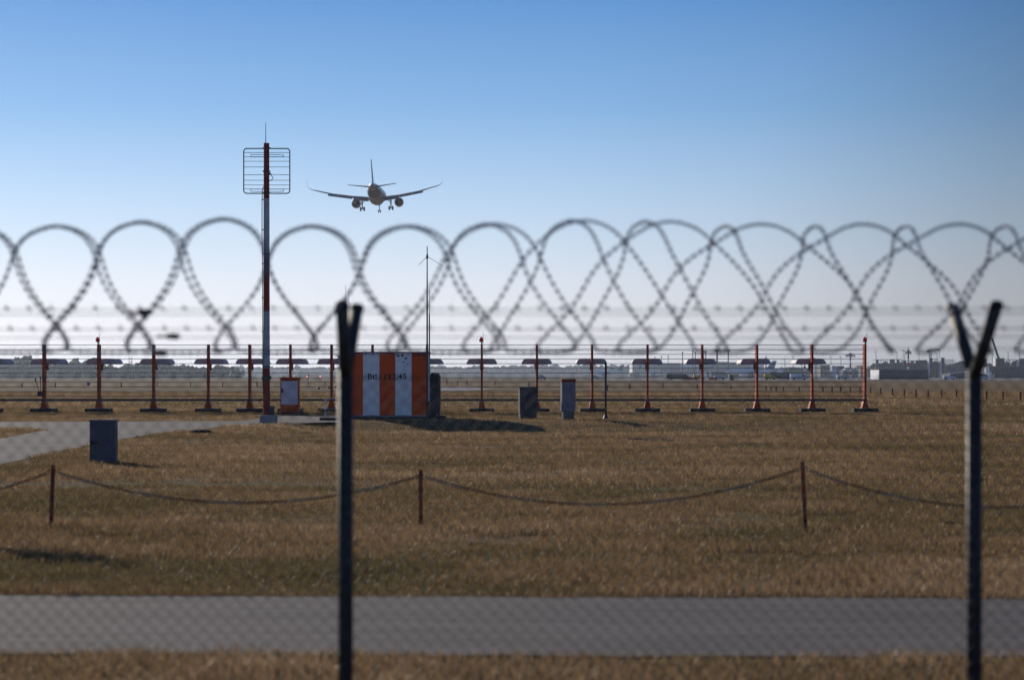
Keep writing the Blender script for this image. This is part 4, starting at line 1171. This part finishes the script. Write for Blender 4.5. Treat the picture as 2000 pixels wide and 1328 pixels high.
# ------------------------------------------------------------------ airport buildings and far objects
def blk(mb, px0, px1, yt, d, dep, mi=0, yb=None):
    mb.bbox(X(px0, d), X(px1, d), d, d + dep, -0.3 if yb is None else Z(yb, d), Z(yt, d), mi)
def building(name, label, cat, px0, px1, yt, d, dep, m, group=None):
    t = thing(name, label, cat, (X((px0 + px1) / 2, d), d, 0), group)
    mb = MB(); blk(mb, px0, px1, yt, d, dep); mb.build('wall', m, t)
    return t
def buildings():
    # hangars at about 3.3 km
    d = 3300
    t = building('hangar', 'long blue grey hangar with a flat roof left of the white gates', 'hangar', 1284, 1327.5, 709.5, d, 80, M['blue_b'])
    mb = MB(); blk(mb, 1283, 1328, 709.0, d - 3, 90, yb=711); mb.build('roof_edge', M['slate_b'], t)
    t = building('hangar', 'white hangar block with ribbed gates behind the left parked airliner', 'hangar', 1235, 1283, 711, d + 10, 80, M['white_b'])
    mb = MB()
    for k in range(12):
        p = 1237 + k * 3.8; blk(mb, p, p + 0.9, 713, d + 8, 1)
    mb.build('rib', M['grey_b'], t)
    mb = MB(); blk(mb, 1248, 1253, 713, d + 5, 3, yb=720); mb.build('gate', M['blue_b'], t)
    t = building('hangar', 'bright white hangar front with tall gates, right of the long blue hangar', 'hangar', 1328.5, 1365, 710.5, d - 4, 80, M['white_b'])
    for k in range(6):
        mb = MB(); blk(mb, 1331 + k * 5.6, 1334.5 + k * 5.6, 717, d - 6, 1.5); mb.build('gate', M['grey_b'], t)
    t = building('hangar', 'largest blue grey hangar with rooftop plant above the teal-finned airliner', 'hangar', 1365.5, 1467, 709.5, d, 90, M['blue_b'])
    mb = MB()
    for k in range(11): blk(mb, 1397 + k * 2.5, 1398.8 + k * 2.5, 706 + (k % 3) * .5, d + 20, 12, yb=710)
    blk(mb, 1396, 1440, 707.6, d + 32, 12, yb=710); mb.build('roof_plant', M['grey_b'], t)
    mb = MB(); blk(mb, 1395.5, 1397.5, 711, d - 3, 2, yb=722); mb.build('light_strip', M['white_b'], t)
    mb = MB(); blk(mb, 1466.5, 1492, 712, d - 2, 40); mb.build('annex', M['white_b'], t)
    # chimneys and light poles over the hangars
    pol = [(1305, 696, .5), (1333, 689, .8), (1353, 686, .9), (1358, 688, .9), (1374, 687, .9), (1378.5, 687, .9), (1400.5, 685, 1.6), (1422.5, 685, 1.0), (1292, 697, .4), (1279, 698, .4)]
    for i, (px, y, r) in enumerate(pol):
        dd = 3150 - 30 * i
        mb = MB(); mb.tube([(X(px, dd), dd, 0), (X(px, dd), dd, Z(y, dd))], [r, r * .7], 8)
        mb.box((X(px, dd), dd, Z(y, dd)), (2.6 * r, 1.2, 2.2))
        tag(mb.build('light_pole', M['dark_b'], loc=(X(px, dd), dd, 0)), 'slender dark pole rising above the hangar roofs', 'pole', 'dark poles above the hangars')
    # lamp posts in the middle distance
    for i, (px, y) in enumerate(((1533, 702), (1549, 696), (1566, 712), (1571, 711), (1623, 697), (1642.5, 697), (1711, 688), (1752, 688), (1795, 691), (1764, 684), (1767, 685), (1830, 690), (1834.5, 684), (1938, 684), (1969, 688), (1991, 678))):
        dd = 1900 + 15 * i
        mb = MB(); mb.tube([(X(px, dd), dd, 0), (X(px, dd), dd, Z(y, dd))], [.32, .2], 6); mb.box((X(px, dd) - .5, dd, Z(y, dd)), (2.2, .6, .4))
        tag(mb.build('lamp_post', M['dark_b'], loc=(X(px, dd), dd, 0)), 'thin lamp post standing among the right-hand airport buildings', 'lamp post', 'thin lamp posts on the right')
    # low terminal blocks
    rows = [(1590, 1602, 712, 2500, M['white_b'], 'pale rooftop block right of the fourth antenna cover'), (1602.5, 1608, 712.3, 2450, M['dark_b'], 'small dark block right of the pale rooftop block'), (1610.5, 1621, 712.3, 2450, M['dark_b'], 'wider dark block right of the small dark block'),
            (1625, 1634, 714, 2480, M['white_b'], 'small white block between the dark block and the blue one'), (1635, 1649, 714.5, 2500, M['blue_b'], 'low blue grey block left of the flood light mast'), (1681, 1689, 713, 2400, M['dark_b'], 'dark block just left of the end post of the screen'),
            (1548, 1700, 719.5, 2600, M['slate_b'], 'long low slate terminal wing behind the right end of the wire screen'), (1480, 1560, 719, 2300, M['slate_b'], 'low slate hall right of the teal-finned airliner'), (1540, 1552, 717, 2290, M['dark_b'], 'dark cube on the low slate hall'),
            (1380, 1480, 727, 2000, M['slate_b'], 'low dark shed behind the teal-finned airliner'), (1230, 1330, 729, 3100, M['slate_b'], 'low dark shed in front of the blue hangar'), (1585, 1592, 699, 2700, M['grey_b'], 'distant grey tower block above the fourth antenna cover')]
    for (a, b, y, d, m, lb) in rows:
        t = building('terminal_block', lb, 'building', a, b, y, d, 30, m, 'low airport buildings on the right')
        nb = max(2, int((b - a) / 3)); mb = MB()
        for k in range(nb):
            p = a + (b - a) * (k + .25) / nb; blk(mb, p, p + (b - a) / nb * .55, y + 1.6, d - .6, .58, yb=y + 3.2)
        mb.build('window', M['window'], t)
    # sunlit strip roof
    d = 2350
    t = building('gate_hall', 'low hall with a brightly sunlit strip of roof beside the flood light mast', 'building', 1646, 1676, 722.5, d, 20, M['slate_b'])
    mb = MB(); blk(mb, 1650, 1669, 720.5, d + 2, 14, yb=722.5); mb.build('roof', M['white_b'], t)
    # elevated roof lines near x 1660-1710
    d = 2200
    t = thing('steel_canopy', 'open layered steel canopy left of the white barrack', 'canopy', (X(1685, d), d, 0))
    for k, (a, b, y) in enumerate(((1660, 1700, 714), (1672, 1708, 716.5), (1655, 1706, 719), (1690, 1698, 709))):
        mb = MB(); blk(mb, a, b, y, d + k, 16, yb=y + .8); mb.build('deck', M['grey_b'], t)
    mb = MB()
    for k in range(9): p = 1658 + k * 6; blk(mb, p, p + .5, 714, d + 3, 1)
    mb.build('column', M['grey_b'], t)
    # white-ended barrack
    d = 1010
    x0, x1 = X(1717.5, d), X(1813, d)
    t = thing('barrack', 'long low blue grey barrack with a bright white end wall', 'building', ((x0 + x1) / 2, d, 0))
    zt = Z(722.5, d)
    mb = MB(); mb.bbox(x0, x1, d, d + 24, -.2, zt); mb.build('wall', M['slate_b'], t)
    mb = MB(); mb.bbox(x0 - .2, x0 - .003, d - .02, d + 24, -.2, zt - .003); mb.build('end_wall', M['white_b'], t)
    mb = MB(); mb.bbox(x0 - .25, x1 + .15, d - .2, d + 24.2, zt, zt + .25); mb.build('roof', M['grey_b'], t)
    for (a, b) in ((1722, 1732), (1733, 1748), (1755, 1776), (1783, 1793), (1797, 1809)):
        mb = MB(); mb.bbox(X(a, d), X(b, d), d - .05, d - .005, Z(729, d), Z(726, d)); mb.build('window', M['window'], t)
    for (a, b) in ((1752, 1756), (1760, 1764), (1793.5, 1796.5)):
        mb = MB(); mb.bbox(X(a, d), X(b, d), d - .05, d - .005, 0, Z(735, d)); mb.build('door', M['dark_b'], t)
    # construction frames
    d = 1800
    t = thing('building_frame', 'concrete skeleton building with open floors behind the white-ended barrack', 'building', (X(1765, d), d, 0))
    rr = random.Random(9)
    for (a, b, y) in ((1711, 1730, 702), (1734, 1761, 701.5), (1765, 1794, 704), (1795, 1815, 703), (1816, 1832, 700.5)):
        mb = MB(); blk(mb, a, b, y, d, 14, yb=y + 1.2); blk(mb, a, b, y + 8, d, 14, yb=y + 9); blk(mb, a, b, y + 16, d, 14, yb=y + 17); mb.build('floor_slab', M['grey_b'], t)
        mb = MB(); n = max(3, int((b - a) / 4.5))
        for k in range(n + 1):
            p = a + (b - a) * k / n; blk(mb, p - .35, p + .35, y + .8, d + .4, 1); blk(mb, p - .35, p + .35, y + .8, d + 12, 1)
        mb.build('column', M['grey_b'], t)
        mb = MB()
        for k in range(n):
            for q in range(3):
                if rr.random() < .6:
                    p = a + (b - a) * k / n; blk(mb, p + .4, p + (b - a) / n - .4, y + 1.3 + q * 8, d + 4, .5, yb=y + 7.8 + q * 8)
        mb.build('infill', M['slate_b'], t)
    for (a, b, y, yb, lb) in ((1814, 1816, 699, 713, 'narrow bright lift shaft of the construction frame, left one'), (1837, 1839, 699, 718, 'narrow bright lift shaft right of the crane')):
        t = thing('lift_shaft', lb, 'tower', (X(a, d - 8), d - 8, 0))
        mb = MB(); blk(mb, a, b, y, d - 8, 6); mb.build('core', M['white_b'], t)
        mb = MB(); blk(mb, b + .1, b + 5, y, d - 6, 6); mb.build('rear_core', M['dark_b'], t)
    t = building('stair_core', 'dark concrete stair core right of the bright lift shaft', 'tower', 1839.5, 1845, 699, d + 8, 8, M['dark_b'])
    mb = MB(); blk(mb, 1839, 1845.5, 698.6, d + 7, 10, yb=699.4); mb.build('roof', M['grey_b'], t)
    t = thing('building_frame', 'open grid frame of a building under construction left of the right fork post', 'building', (X(1855, d), d, 0))
    for y in (702, 706, 710, 714):
        mb = MB(); blk(mb, 1846, 1864, y, d, 8, yb=y + .9); mb.build('floor_slab', M['grey_b'], t)
    mb = MB()
    for k in range(6): p = 1846 + k * 3.5; blk(mb, p, p + .6, 702.2, d + .3, 1); blk(mb, p, p + .6, 702.2, d + 7, .8)
    mb.build('column', M['grey_b'], t)
    # right of the fork
    d = 1500
    t = thing('works_hall', 'dark blue grey works hall at the right edge with ribbed walls', 'hall', (X(1985, d), d, 0))
    mb = MB(); blk(mb, 1932, 2080, 716.5, d, 50); mb.build('wall', M['slate_b'], t)
    mb = MB()
    for k in range(18): p = 1935 + k * 8; blk(mb, p, p + 1, 718, d - .5, .48)
    mb.build('rib', M['dark_b'], t)
    mb = MB(); blk(mb, 1931, 2081, 715.7, d - 1, 52, yb=716.5); mb.build('roof_edge', M['grey_b'], t)
    for (a, b, y, lb) in ((1945.5, 1962, 699.5, 'dark concrete core with a bright left edge right of the fork'), (1991, 2012, 700, 'dark concrete core cut by the right edge of the view'), (1917, 1927, 700, 'dark concrete core hidden behind the fork arm')):
        t = building('stair_core', lb, 'tower', a, b, y, 1700, 10, M['dark_b'])
        mb = MB(); blk(mb, a - 1.4, a - .1, y, 1699, 8, yb=y + 15); mb.build('edge_panel', M['white_b'], t)
    t = thing('building_frame', 'open concrete frame with a flat beam between the two dark cores at the right', 'building', (X(1977, 1700), 1700, 0))
    mb = MB()
    for y in (702, 708): blk(mb, 1966, 1990, y, 1701, 8, yb=y + 1)
    mb.build('floor_slab', M['grey_b'], t)
    mb = MB()
    for p in (1966, 1972, 1978, 1985): blk(mb, p, p + .8, 702.3, 1702, 1)
    mb.build('column', M['grey_b'], t)
    d = 1480
    t = thing('passenger_stairs', 'sunlit slanting pale stairway at the left end of the works hall', 'stairs', (X(1933, d), d, 0))
    mb = MB()
    a, b = (X(1925, d), Z(718.5, d)), (X(1941, d), Z(735, d))
    mb.prism([(a[0], a[1]), (a[0] + 1.2, a[1] + .3), (b[0], b[1]), (b[0], 0), (b[0] - 1.5, 0), (X(1929, d), Z(727, d)), (X(1925, d), Z(727, d))], d, d + 3); mb.build('flight', M['white_b'], t)
    mb = MB()
    for p in (1927, 1931, 1935): blk(mb, p, p + .6, 728, d + .5, .5)
    mb.build('support', M['grey_b'], t)
    # curved low hall
    d = 1300
    t = thing('barrel_hall', 'low hall with a curved pale roof edge left of the right fork post', 'hall', (X(1880, d), d, 0))
    pts = [(X(1855, d), 0)] + [(X(1855 + 75 * k / 12, d), Z(733, d) + (Z(727, d) - Z(733, d)) * math.sin(math.pi * (0.15 + .85 * k / 12))) for k in range(13)] + [(X(1930, d), 0)]
    mb = MB(); mb.prism(pts, d, d + 25); mb.build('shell', M['slate_b'], t)
    mb = MB(); mb.tube([(p[0], d - .2, p[1] + .15) for p in pts[1:-1]], .28, 6); mb.build('roof_edge', M['white_b'], t)
    # flood light masts
    def floodmast(px, yt, yb, d, lb, wide):
        t = thing('floodlight_mast', lb, 'mast', (X(px, d), d, 0), 'red and white floodlight masts')
        mb = MB(); z1 = Z(yt, d); n = 7
        for k in range(n):
            za, zb = z1 * k / n, z1 * (k + 1) / n
            r = .62 - .28 * k / n
            mb.lathe((X(px, d), d, 0), [(r, za), (r - .04, zb)], 8, k % 2)
        mb.build('shaft', [M['white_b'], M['red']], t)
        mb = MB(); mb.box((X(px, d), d, z1 - 1.0), (wide, 1.2, .5)); mb.box((X(px, d), d, z1 - .2), (wide * .45, 1.0, .6)); mb.tube([(X(px, d), d, z1), (X(px, d), d, z1 + 1.6)], .12, 5)
        c = mb.build('crossbar', M['dark_b'], t)
        mb = MB()
        for k in range(6):
            if k in (2, 3): pass
            mb.box((X(px, d) + wide * (k - 2.5) / 5.6, d - .3, z1 - 1.7), (wide * .1, .7, .8))
        mb.build('floodlight', M['grey_b'], c)
    floodmast(1774, 683.5, 722, 1150, 'red and white floodlight mast behind the white-ended barrack', 2.8)
    floodmast(1661, 690.5, 742, 1400, 'slender floodlight mast with a wide lamp bar left of the end post of the screen', 5.5)
    floodmast(1496, 698, 740, 1600, 'slender floodlight mast beside the teal airliner fin', 2.2)
    floodmast(1571.5, 713, 739, 1350, 'short red and white mast beside the fourth antenna post right of the pole', 1.2)
    # cranes
    d = 1850
    t = thing('tower_crane', 'distant tower crane with a short jib above the construction frames', 'crane', (X(1817, d), d, 0))
    def lattice(mb, A, B, wd, n, r):
        A, B = Vector(A), Vector(B); t_ = (B - A).normalized(); u = t_.cross(Vector((0, 1, 0))).normalized(); v = Vector((0, 1, 0))
        cs = [(u + v) * wd / 2, (u - v) * wd / 2, (-u - v) * wd / 2, (-u + v) * wd / 2]
        for c in cs: mb.tube([A + c, B + c], r, 4)
        for k in range(n):
            p, q = A.lerp(B, k / n), A.lerp(B, (k + 1) / n)
            for i in range(4): mb.tube([p + cs[i], q + cs[(i + 1) % 4]], r * .7, 4)
    mb = MB(); lattice(mb, (X(1817, d), d, 0), (X(1817, d), d, Z(681, d)), 1.5, 14, .2); mb.build('tower', M['dark_b'], t)
    mb = MB(); lattice(mb, (X(1811, d), d, Z(685, d)), (X(1837, d), d, Z(682.5, d)), 1.1, 8, .17); mb.tube([(X(1817, d), d, Z(679, d)), (X(1832, d), d, Z(683, d))], .1, 4); mb.build('jib', M['dark_b'], t)
    mb = MB(); mb.box((X(1812, d), d, Z(686.5, d)), (1.8, 1.2, 1.4)); mb.build('counterweight', M['grey_b'], t)
    t = thing('mobile_crane', 'dark mobile crane boom slanting up behind the right fork arm', 'crane', (X(1952, 1460), 1460, 0))
    d = 1460
    mb = MB(); lattice(mb, (X(1950.5, d), d, Z(700, d)), (X(1937, d), d, Z(660, d)), .9, 9, .18); mb.tube([(X(1950.5, d), d, Z(700, d)), (X(1937, d), d, Z(660, d))], .28, 6); mb.build('boom', M['dark_b'], t)
    mb = MB(); mb.tube([(X(1950.5, d), d, 1.5), (X(1950.5, d), d, Z(700, d))], .5, 6); mb.box((X(1951, d), d, 1.6), (6, 2.5, 2.2)); mb.build('carrier', M['dark_b'], t)
    # leaning board
    d = 830
    t = thing('leaning_board', 'white edged dark leaning board on the apron below the hangars', 'board', (X(1428, d), d, 0))
    mb = MB(); mb.prism([(X(1425, d), Z(731.5, d)), (X(1430, d), Z(731.5, d)), (X(1434, d), 0), (X(1427, d), 0)], d, d + .8); mb.build('panel', M['dark_b'], t)
    mb = MB(); mb.prism([(X(1423, d), Z(731.5, d)), (X(1424.9, d), Z(731.5, d)), (X(1428, d), 0), (X(1423, d), 0)], d + .05, d + 1.2); mb.build('side_panel', M['white_b'], t)
    # billboard
    d = 1900
    t = thing('billboard', 'pale pinkish billboard on posts right of the teal airliner fin', 'sign', (X(1523, d), d, 0))
    mb = MB(); blk(mb, 1516, 1530.5, 720.5, d, .4, yb=727); mb.build('panel', M['white_b'], t)
    mb = MB(); blk(mb, 1516.4, 1518.4, 721, d - .05, .04, yb=726.5); blk(mb, 1528.6, 1530.2, 721, d - .05, .04, yb=726.5); mb.build('stripe', M['red'], t)
    mb = MB(); blk(mb, 1519, 1519.6, 727, d, .3); blk(mb, 1527, 1527.6, 727, d, .3); mb.build('post', M['grey_b'], t)
    # white storage tanks
    for px, lb in ((1376, 'white round-topped tank nearest the hangar gates'), (1387.5, 'white round-topped tank right of its twin')):
        d = 1900; t = thing('storage_tank', lb, 'tank', (X(px, d), d, 0))
        mb = MB(); mb.lathe((X(px, d), d, 0), [(1.1, -.2), (1.1, 2.5), (.75, 3.2), (.62, 3.4)], 14); mb.build('vessel', M['white_b'], t, smooth=True)
        mb = MB(); mb.lathe((X(px, d), d, 0), [(.6, 3.4), (.85, 3.9), (.7, 4.5), (.3, 4.9), (0, 5.0)], 14); mb.build('dome', M['white_b'], t, smooth=True)
    # vehicles on the apron
    def van(px, d, lb, m, L=5.0, H=2.2):
        t = thing('parked_van', lb, 'van', (X(px, d), d, 0), 'vehicles parked on the far apron')
        x = X(px, d)
        mb = MB(); mb.prism([(x - L / 2, .35), (x + L / 2, .35), (x + L / 2, 1.1), (x + L / 2 - .9, 1.25), (x + L / 2 - 1.5, H), (x - L / 2 + .1, H), (x - L / 2, H - .2)], d, d + 1.9); mb.build('body', m, t, bevel=.04)
        mb = MB(); mb.prism([(x + L / 2 - 2.2, 1.3), (x + L / 2 - 1.0, 1.3), (x + L / 2 - 1.5, H - .15), (x + L / 2 - 2.2, H - .15)], d - .02, d - .003); mb.build('window', M['window'], t)
        for s in (-1, 1):
            mb = MB(); mb.lathe((x + s * L * .3, d + .15, .35), [(.2, -.17), (.35, -.15), (.35, .1), (.2, .12)], 12, axis='y'); mb.build('wheel', M['rubber'], t)
    van(1505, 900, 'yellow van on the apron right of the leaning board', M['yellow'], 4.6, 2.0)
    van(1561, 880, 'white van on the apron left of the fourth antenna post', M['white_b'], 6.4, 2.2)
    van(1645, 960, 'white van on the apron left of the floodlight mast with the wide bar', M['white_b'], 4.2, 1.8)
    van(1526, 930, 'dark blue truck on the apron right of the yellow van', M['slate_b'], 9, 2.6)
    van(1058, 1000, 'bright white van alone on the field edge left of the pillar cabinet', M['white_b'], 4.2, 1.9)
    van(1162, 960, 'white car far behind the antenna post beside the dark steel pole', M['white_b'], 3.6, 1.7)
    van(1325, 900, 'dark green truck on the apron below the white hangar gates', M['dark_b'], 9, 2.2)
    van(1365, 905, 'yellow and red tug on the apron left of the white tanks', M['yellow'], 4, 1.8)
    van(1406, 905, 'white car on the apron left of the leaning board', M['white_b'], 4.4, 1.5)
    van(1855, 900, 'white car on the road left of the right fork post', M['white_b'], 4.6, 1.5)
    van(1917, 905, 'white car on the road right of the right fork post', M['white_b'], 5, 1.6)
    for (a, b, lb) in ((1332, 1364, 'long low red barrier on the apron below the white hangar'), (1384, 1402, 'shorter low red barrier on the apron below the tanks')):
        d = 880; t = thing('barrier', lb, 'barrier', (X((a + b) / 2, d), d, 0))
        mb = MB(); n = int((b - a) / 4)
        for k in range(n): p = a + 4 * k; mb.bbox(X(p, d), X(p + 3.6, d), d, d + .5, .1, .85)
        mb.build('segment', M['red'], t)
        mb = MB(); mb.bbox(X(a, d), X(b, d), d + .1, d + .4, 0, .1); mb.build('foot', M['black'], t)
    # white delineator and sign in the field
    d = 275
    t = thing('delineator', 'small white upright marker in the field left of the fourth antenna post', 'post', (X(1576.5, d), d, 0))
    mb = MB(); mb.tube([(X(1576.5, d), d, 0), (X(1576.5, d), d, Z(756, d))], .05, 8); mb.build('post', M['white_b'], t)
    mb = MB(); mb.lathe((X(1576.5, d), d, Z(760, d)), [(.055, -.05), (.062, -.04), (.062, .04), (.055, .05)], 8); mb.build('band', M['grey_b'], t)
    d = 900
    t = thing('delineator', 'small white upright marker left of the end post of the screen', 'post', (X(1667, d), d, 0))
    mb = MB(); mb.bbox(X(1666, d), X(1668.3, d), d, d + .2, 0, Z(737.5, d)); mb.build('board', M['white_b'], t)
    mb = MB(); mb.bbox(X(1668.4, d), X(1669, d), d, d + .2, 0, Z(737.5, d)); mb.build('frame', M['black'], t)
    d = 330
    t = thing('field_sign', 'small blue sign on a post in the far field at the left', 'sign', (X(173, d), d, 0))
    mb = MB(); mb.bbox(X(170, d), X(176, d), d, d + .05, Z(752.5, d), Z(746.5, d)); mb.build('panel', M['blue'], t)
    mb = MB(); mb.tube([(X(173.5, d), d + .05, 0), (X(173.5, d), d + .05, Z(747, d))], .04, 6); mb.build('post', M['steel'], t)
    # windsock
    d = 1100
    t = thing('windsock', 'small red and white windsock low over the far field', 'windsock', (X(449, d), d, 0))
    mb = MB(); n = 5; A = Vector((X(454, d), d, Z(728, d))); B = Vector((X(448.5, d), d, Z(735, d)))
    for k in range(n):
        p, q = A.lerp(B, k / n), A.lerp(B, (k + 1) / n); mb.tube([p, q], [.75 - .08 * k, .75 - .08 * (k + 1)], 10, mi=k % 2)
    mb.build('sleeve', [M['red'], M['white_b']], t)
    mb = MB(); mb.tube([(A.x, d, 0), (A.x, d, A.z + .4)], .1, 6); mb.build('pole', M['steel'], t)
    # twin mast at the left
    d = 1250
    t = thing('lattice_mast', 'pale twin-legged lattice mast with a small hut far left', 'mast', (X(255, d), d, 0))
    mb = MB()
    for p in (252.5, 257.5): mb.tube([(X(p, d), d, 0), (X(p, d), d, Z(697.5, d))], .17, 6)
    for k in range(5): y = 700 + k * 6; mb.tube([(X(252.5, d), d, Z(y, d)), (X(257.5, d), d, Z(y + 2, d))], .13, 5)
    mb.build('leg', M['grey_b'], t)
    mb = MB(); mb.bbox(X(252, d), X(262, d), d + .5, d + 4, -.1, Z(731, d)); h = mb.build('hut', M['slate_b'], t)
    mb = MB(); mb.bbox(X(251.5, d), X(262.5, d), d + .3, d + 4.2, Z(731, d), Z(730.4, d)); mb.build('roof', M['grey_b'], h)
    # T antenna and approach lamps
    d = 400
    t = thing('tee_antenna', 'thin T-shaped antenna with a red top lamp right of the orange cabinet', 'antenna', (X(602.5, d), d, 0))
    mb = MB(); mb.tube([(X(602.5, d), d, 0), (X(602.5, d), d, Z(729.5, d))], .045, 6); mb.build('pole', M['steel'], t)
    mb = MB(); mb.bbox(X(594, d), X(613, d), d - .05, d + .05, Z(734.3, d), Z(733, d)); mb.build('crossbar', M['steel'], t)
    mb = MB(); mb.lathe((X(602.5, d), d, Z(730.5, d)), [(.1, 0), (.12, .05), (.1, .18), (0, .22)], 10); mb.build('lamp', M['red_lamp'], t)
    for px, lb in ((600, 'lit orange approach lamp just left of the T-shaped antenna'), (625, 'lit orange approach lamp right of the T-shaped antenna')):
        d = 700; t = thing('approach_lamp', lb, 'lamp', (X(px, d), d, 0), 'lit orange approach lamps')
        mb = MB(); mb.lathe((X(px, d), d, Z(735.2, d)), [(0, -.2), (.17, -.12), (.21, .0), (.17, .14), (0, .22)], 12); mb.build('lamp', M['orange_lamp'], t, smooth=True)
        mb = MB(); mb.tube([(X(px, d), d, 0), (X(px, d), d, Z(736, d))], .07, 6); mb.build('stem', M['steel'], t)
    for px, py, lb in ((622, 758, 'small dark ground fixture in the field right of the T-shaped antenna'), (643, 757, 'small dark ground fixture in the field beside the antenna post at the railing'), (655, 755.5, 'dark ground fixture nearest the shelter hood')):
        d = GD(py + 2); t = thing('ground_fixture', lb, 'runway light', (X(px, d), d, 0), 'dark ground lights in the field')
        mb = MB(); mb.lathe((X(px, d), d, 0), [(.16, 0), (.18, .1), (.12, .22), (.05, .3), (0, .3)], 10); mb.build('housing', M['black'], t)
        mb = MB(); mb.lathe((X(px, d), d, .3), [(.04, 0), (.05, .03), (.02, .06), (0, .06)], 8); mb.build('lens', M['grey_b'], t)
    d = 300
    t = thing('ground_light', 'tiny bright white lamp head in the field beside the shelter hood', 'runway light', (X(662, d), d, 0))
    mb = MB(); mb.lathe((X(662, d), d, Z(754, d)), [(0, -.07), (.07, -.04), (.09, .02), (.06, .09), (0, .1)], 10); mb.build('head', M['white_b'], t)
    mb = MB(); mb.tube([(X(662, d), d, 0), (X(662, d), d, Z(754.5, d))], .03, 6); mb.build('stem', M['steel'], t)
buildings()
build_grass()

# ------------------------------------------------------------------ haze
def haze():
    mb = MB(); mb.bbox(-2950, 2950, -60, 5900, -1.0, 62.0)
    m = bpy.data.materials.new('haze'); m.use_nodes = True
    n = m.node_tree
    for nd in list(n.nodes):
        if nd.type == 'BSDF_PRINCIPLED': n.nodes.remove(nd)
    out = [x for x in n.nodes if x.type == 'OUTPUT_MATERIAL'][0]
    v = n.nodes.new('ShaderNodeVolumePrincipled')
    v.inputs['Color'].default_value = (0.44, 0.52, 0.64, 1)
    v.inputs['Density'].default_value = 0.0001
    v.inputs['Anisotropy'].default_value = 0.6
    n.links.new(v.outputs[0], out.inputs['Volume'])
    o = mb.build('haze', m, loc=(0, 0, 0))
    tag(o, 'thin pale blue winter haze over the airfield', 'haze', kind='stuff')
haze()

for o in C.objects:
    if '_o' in o: del o['_o']
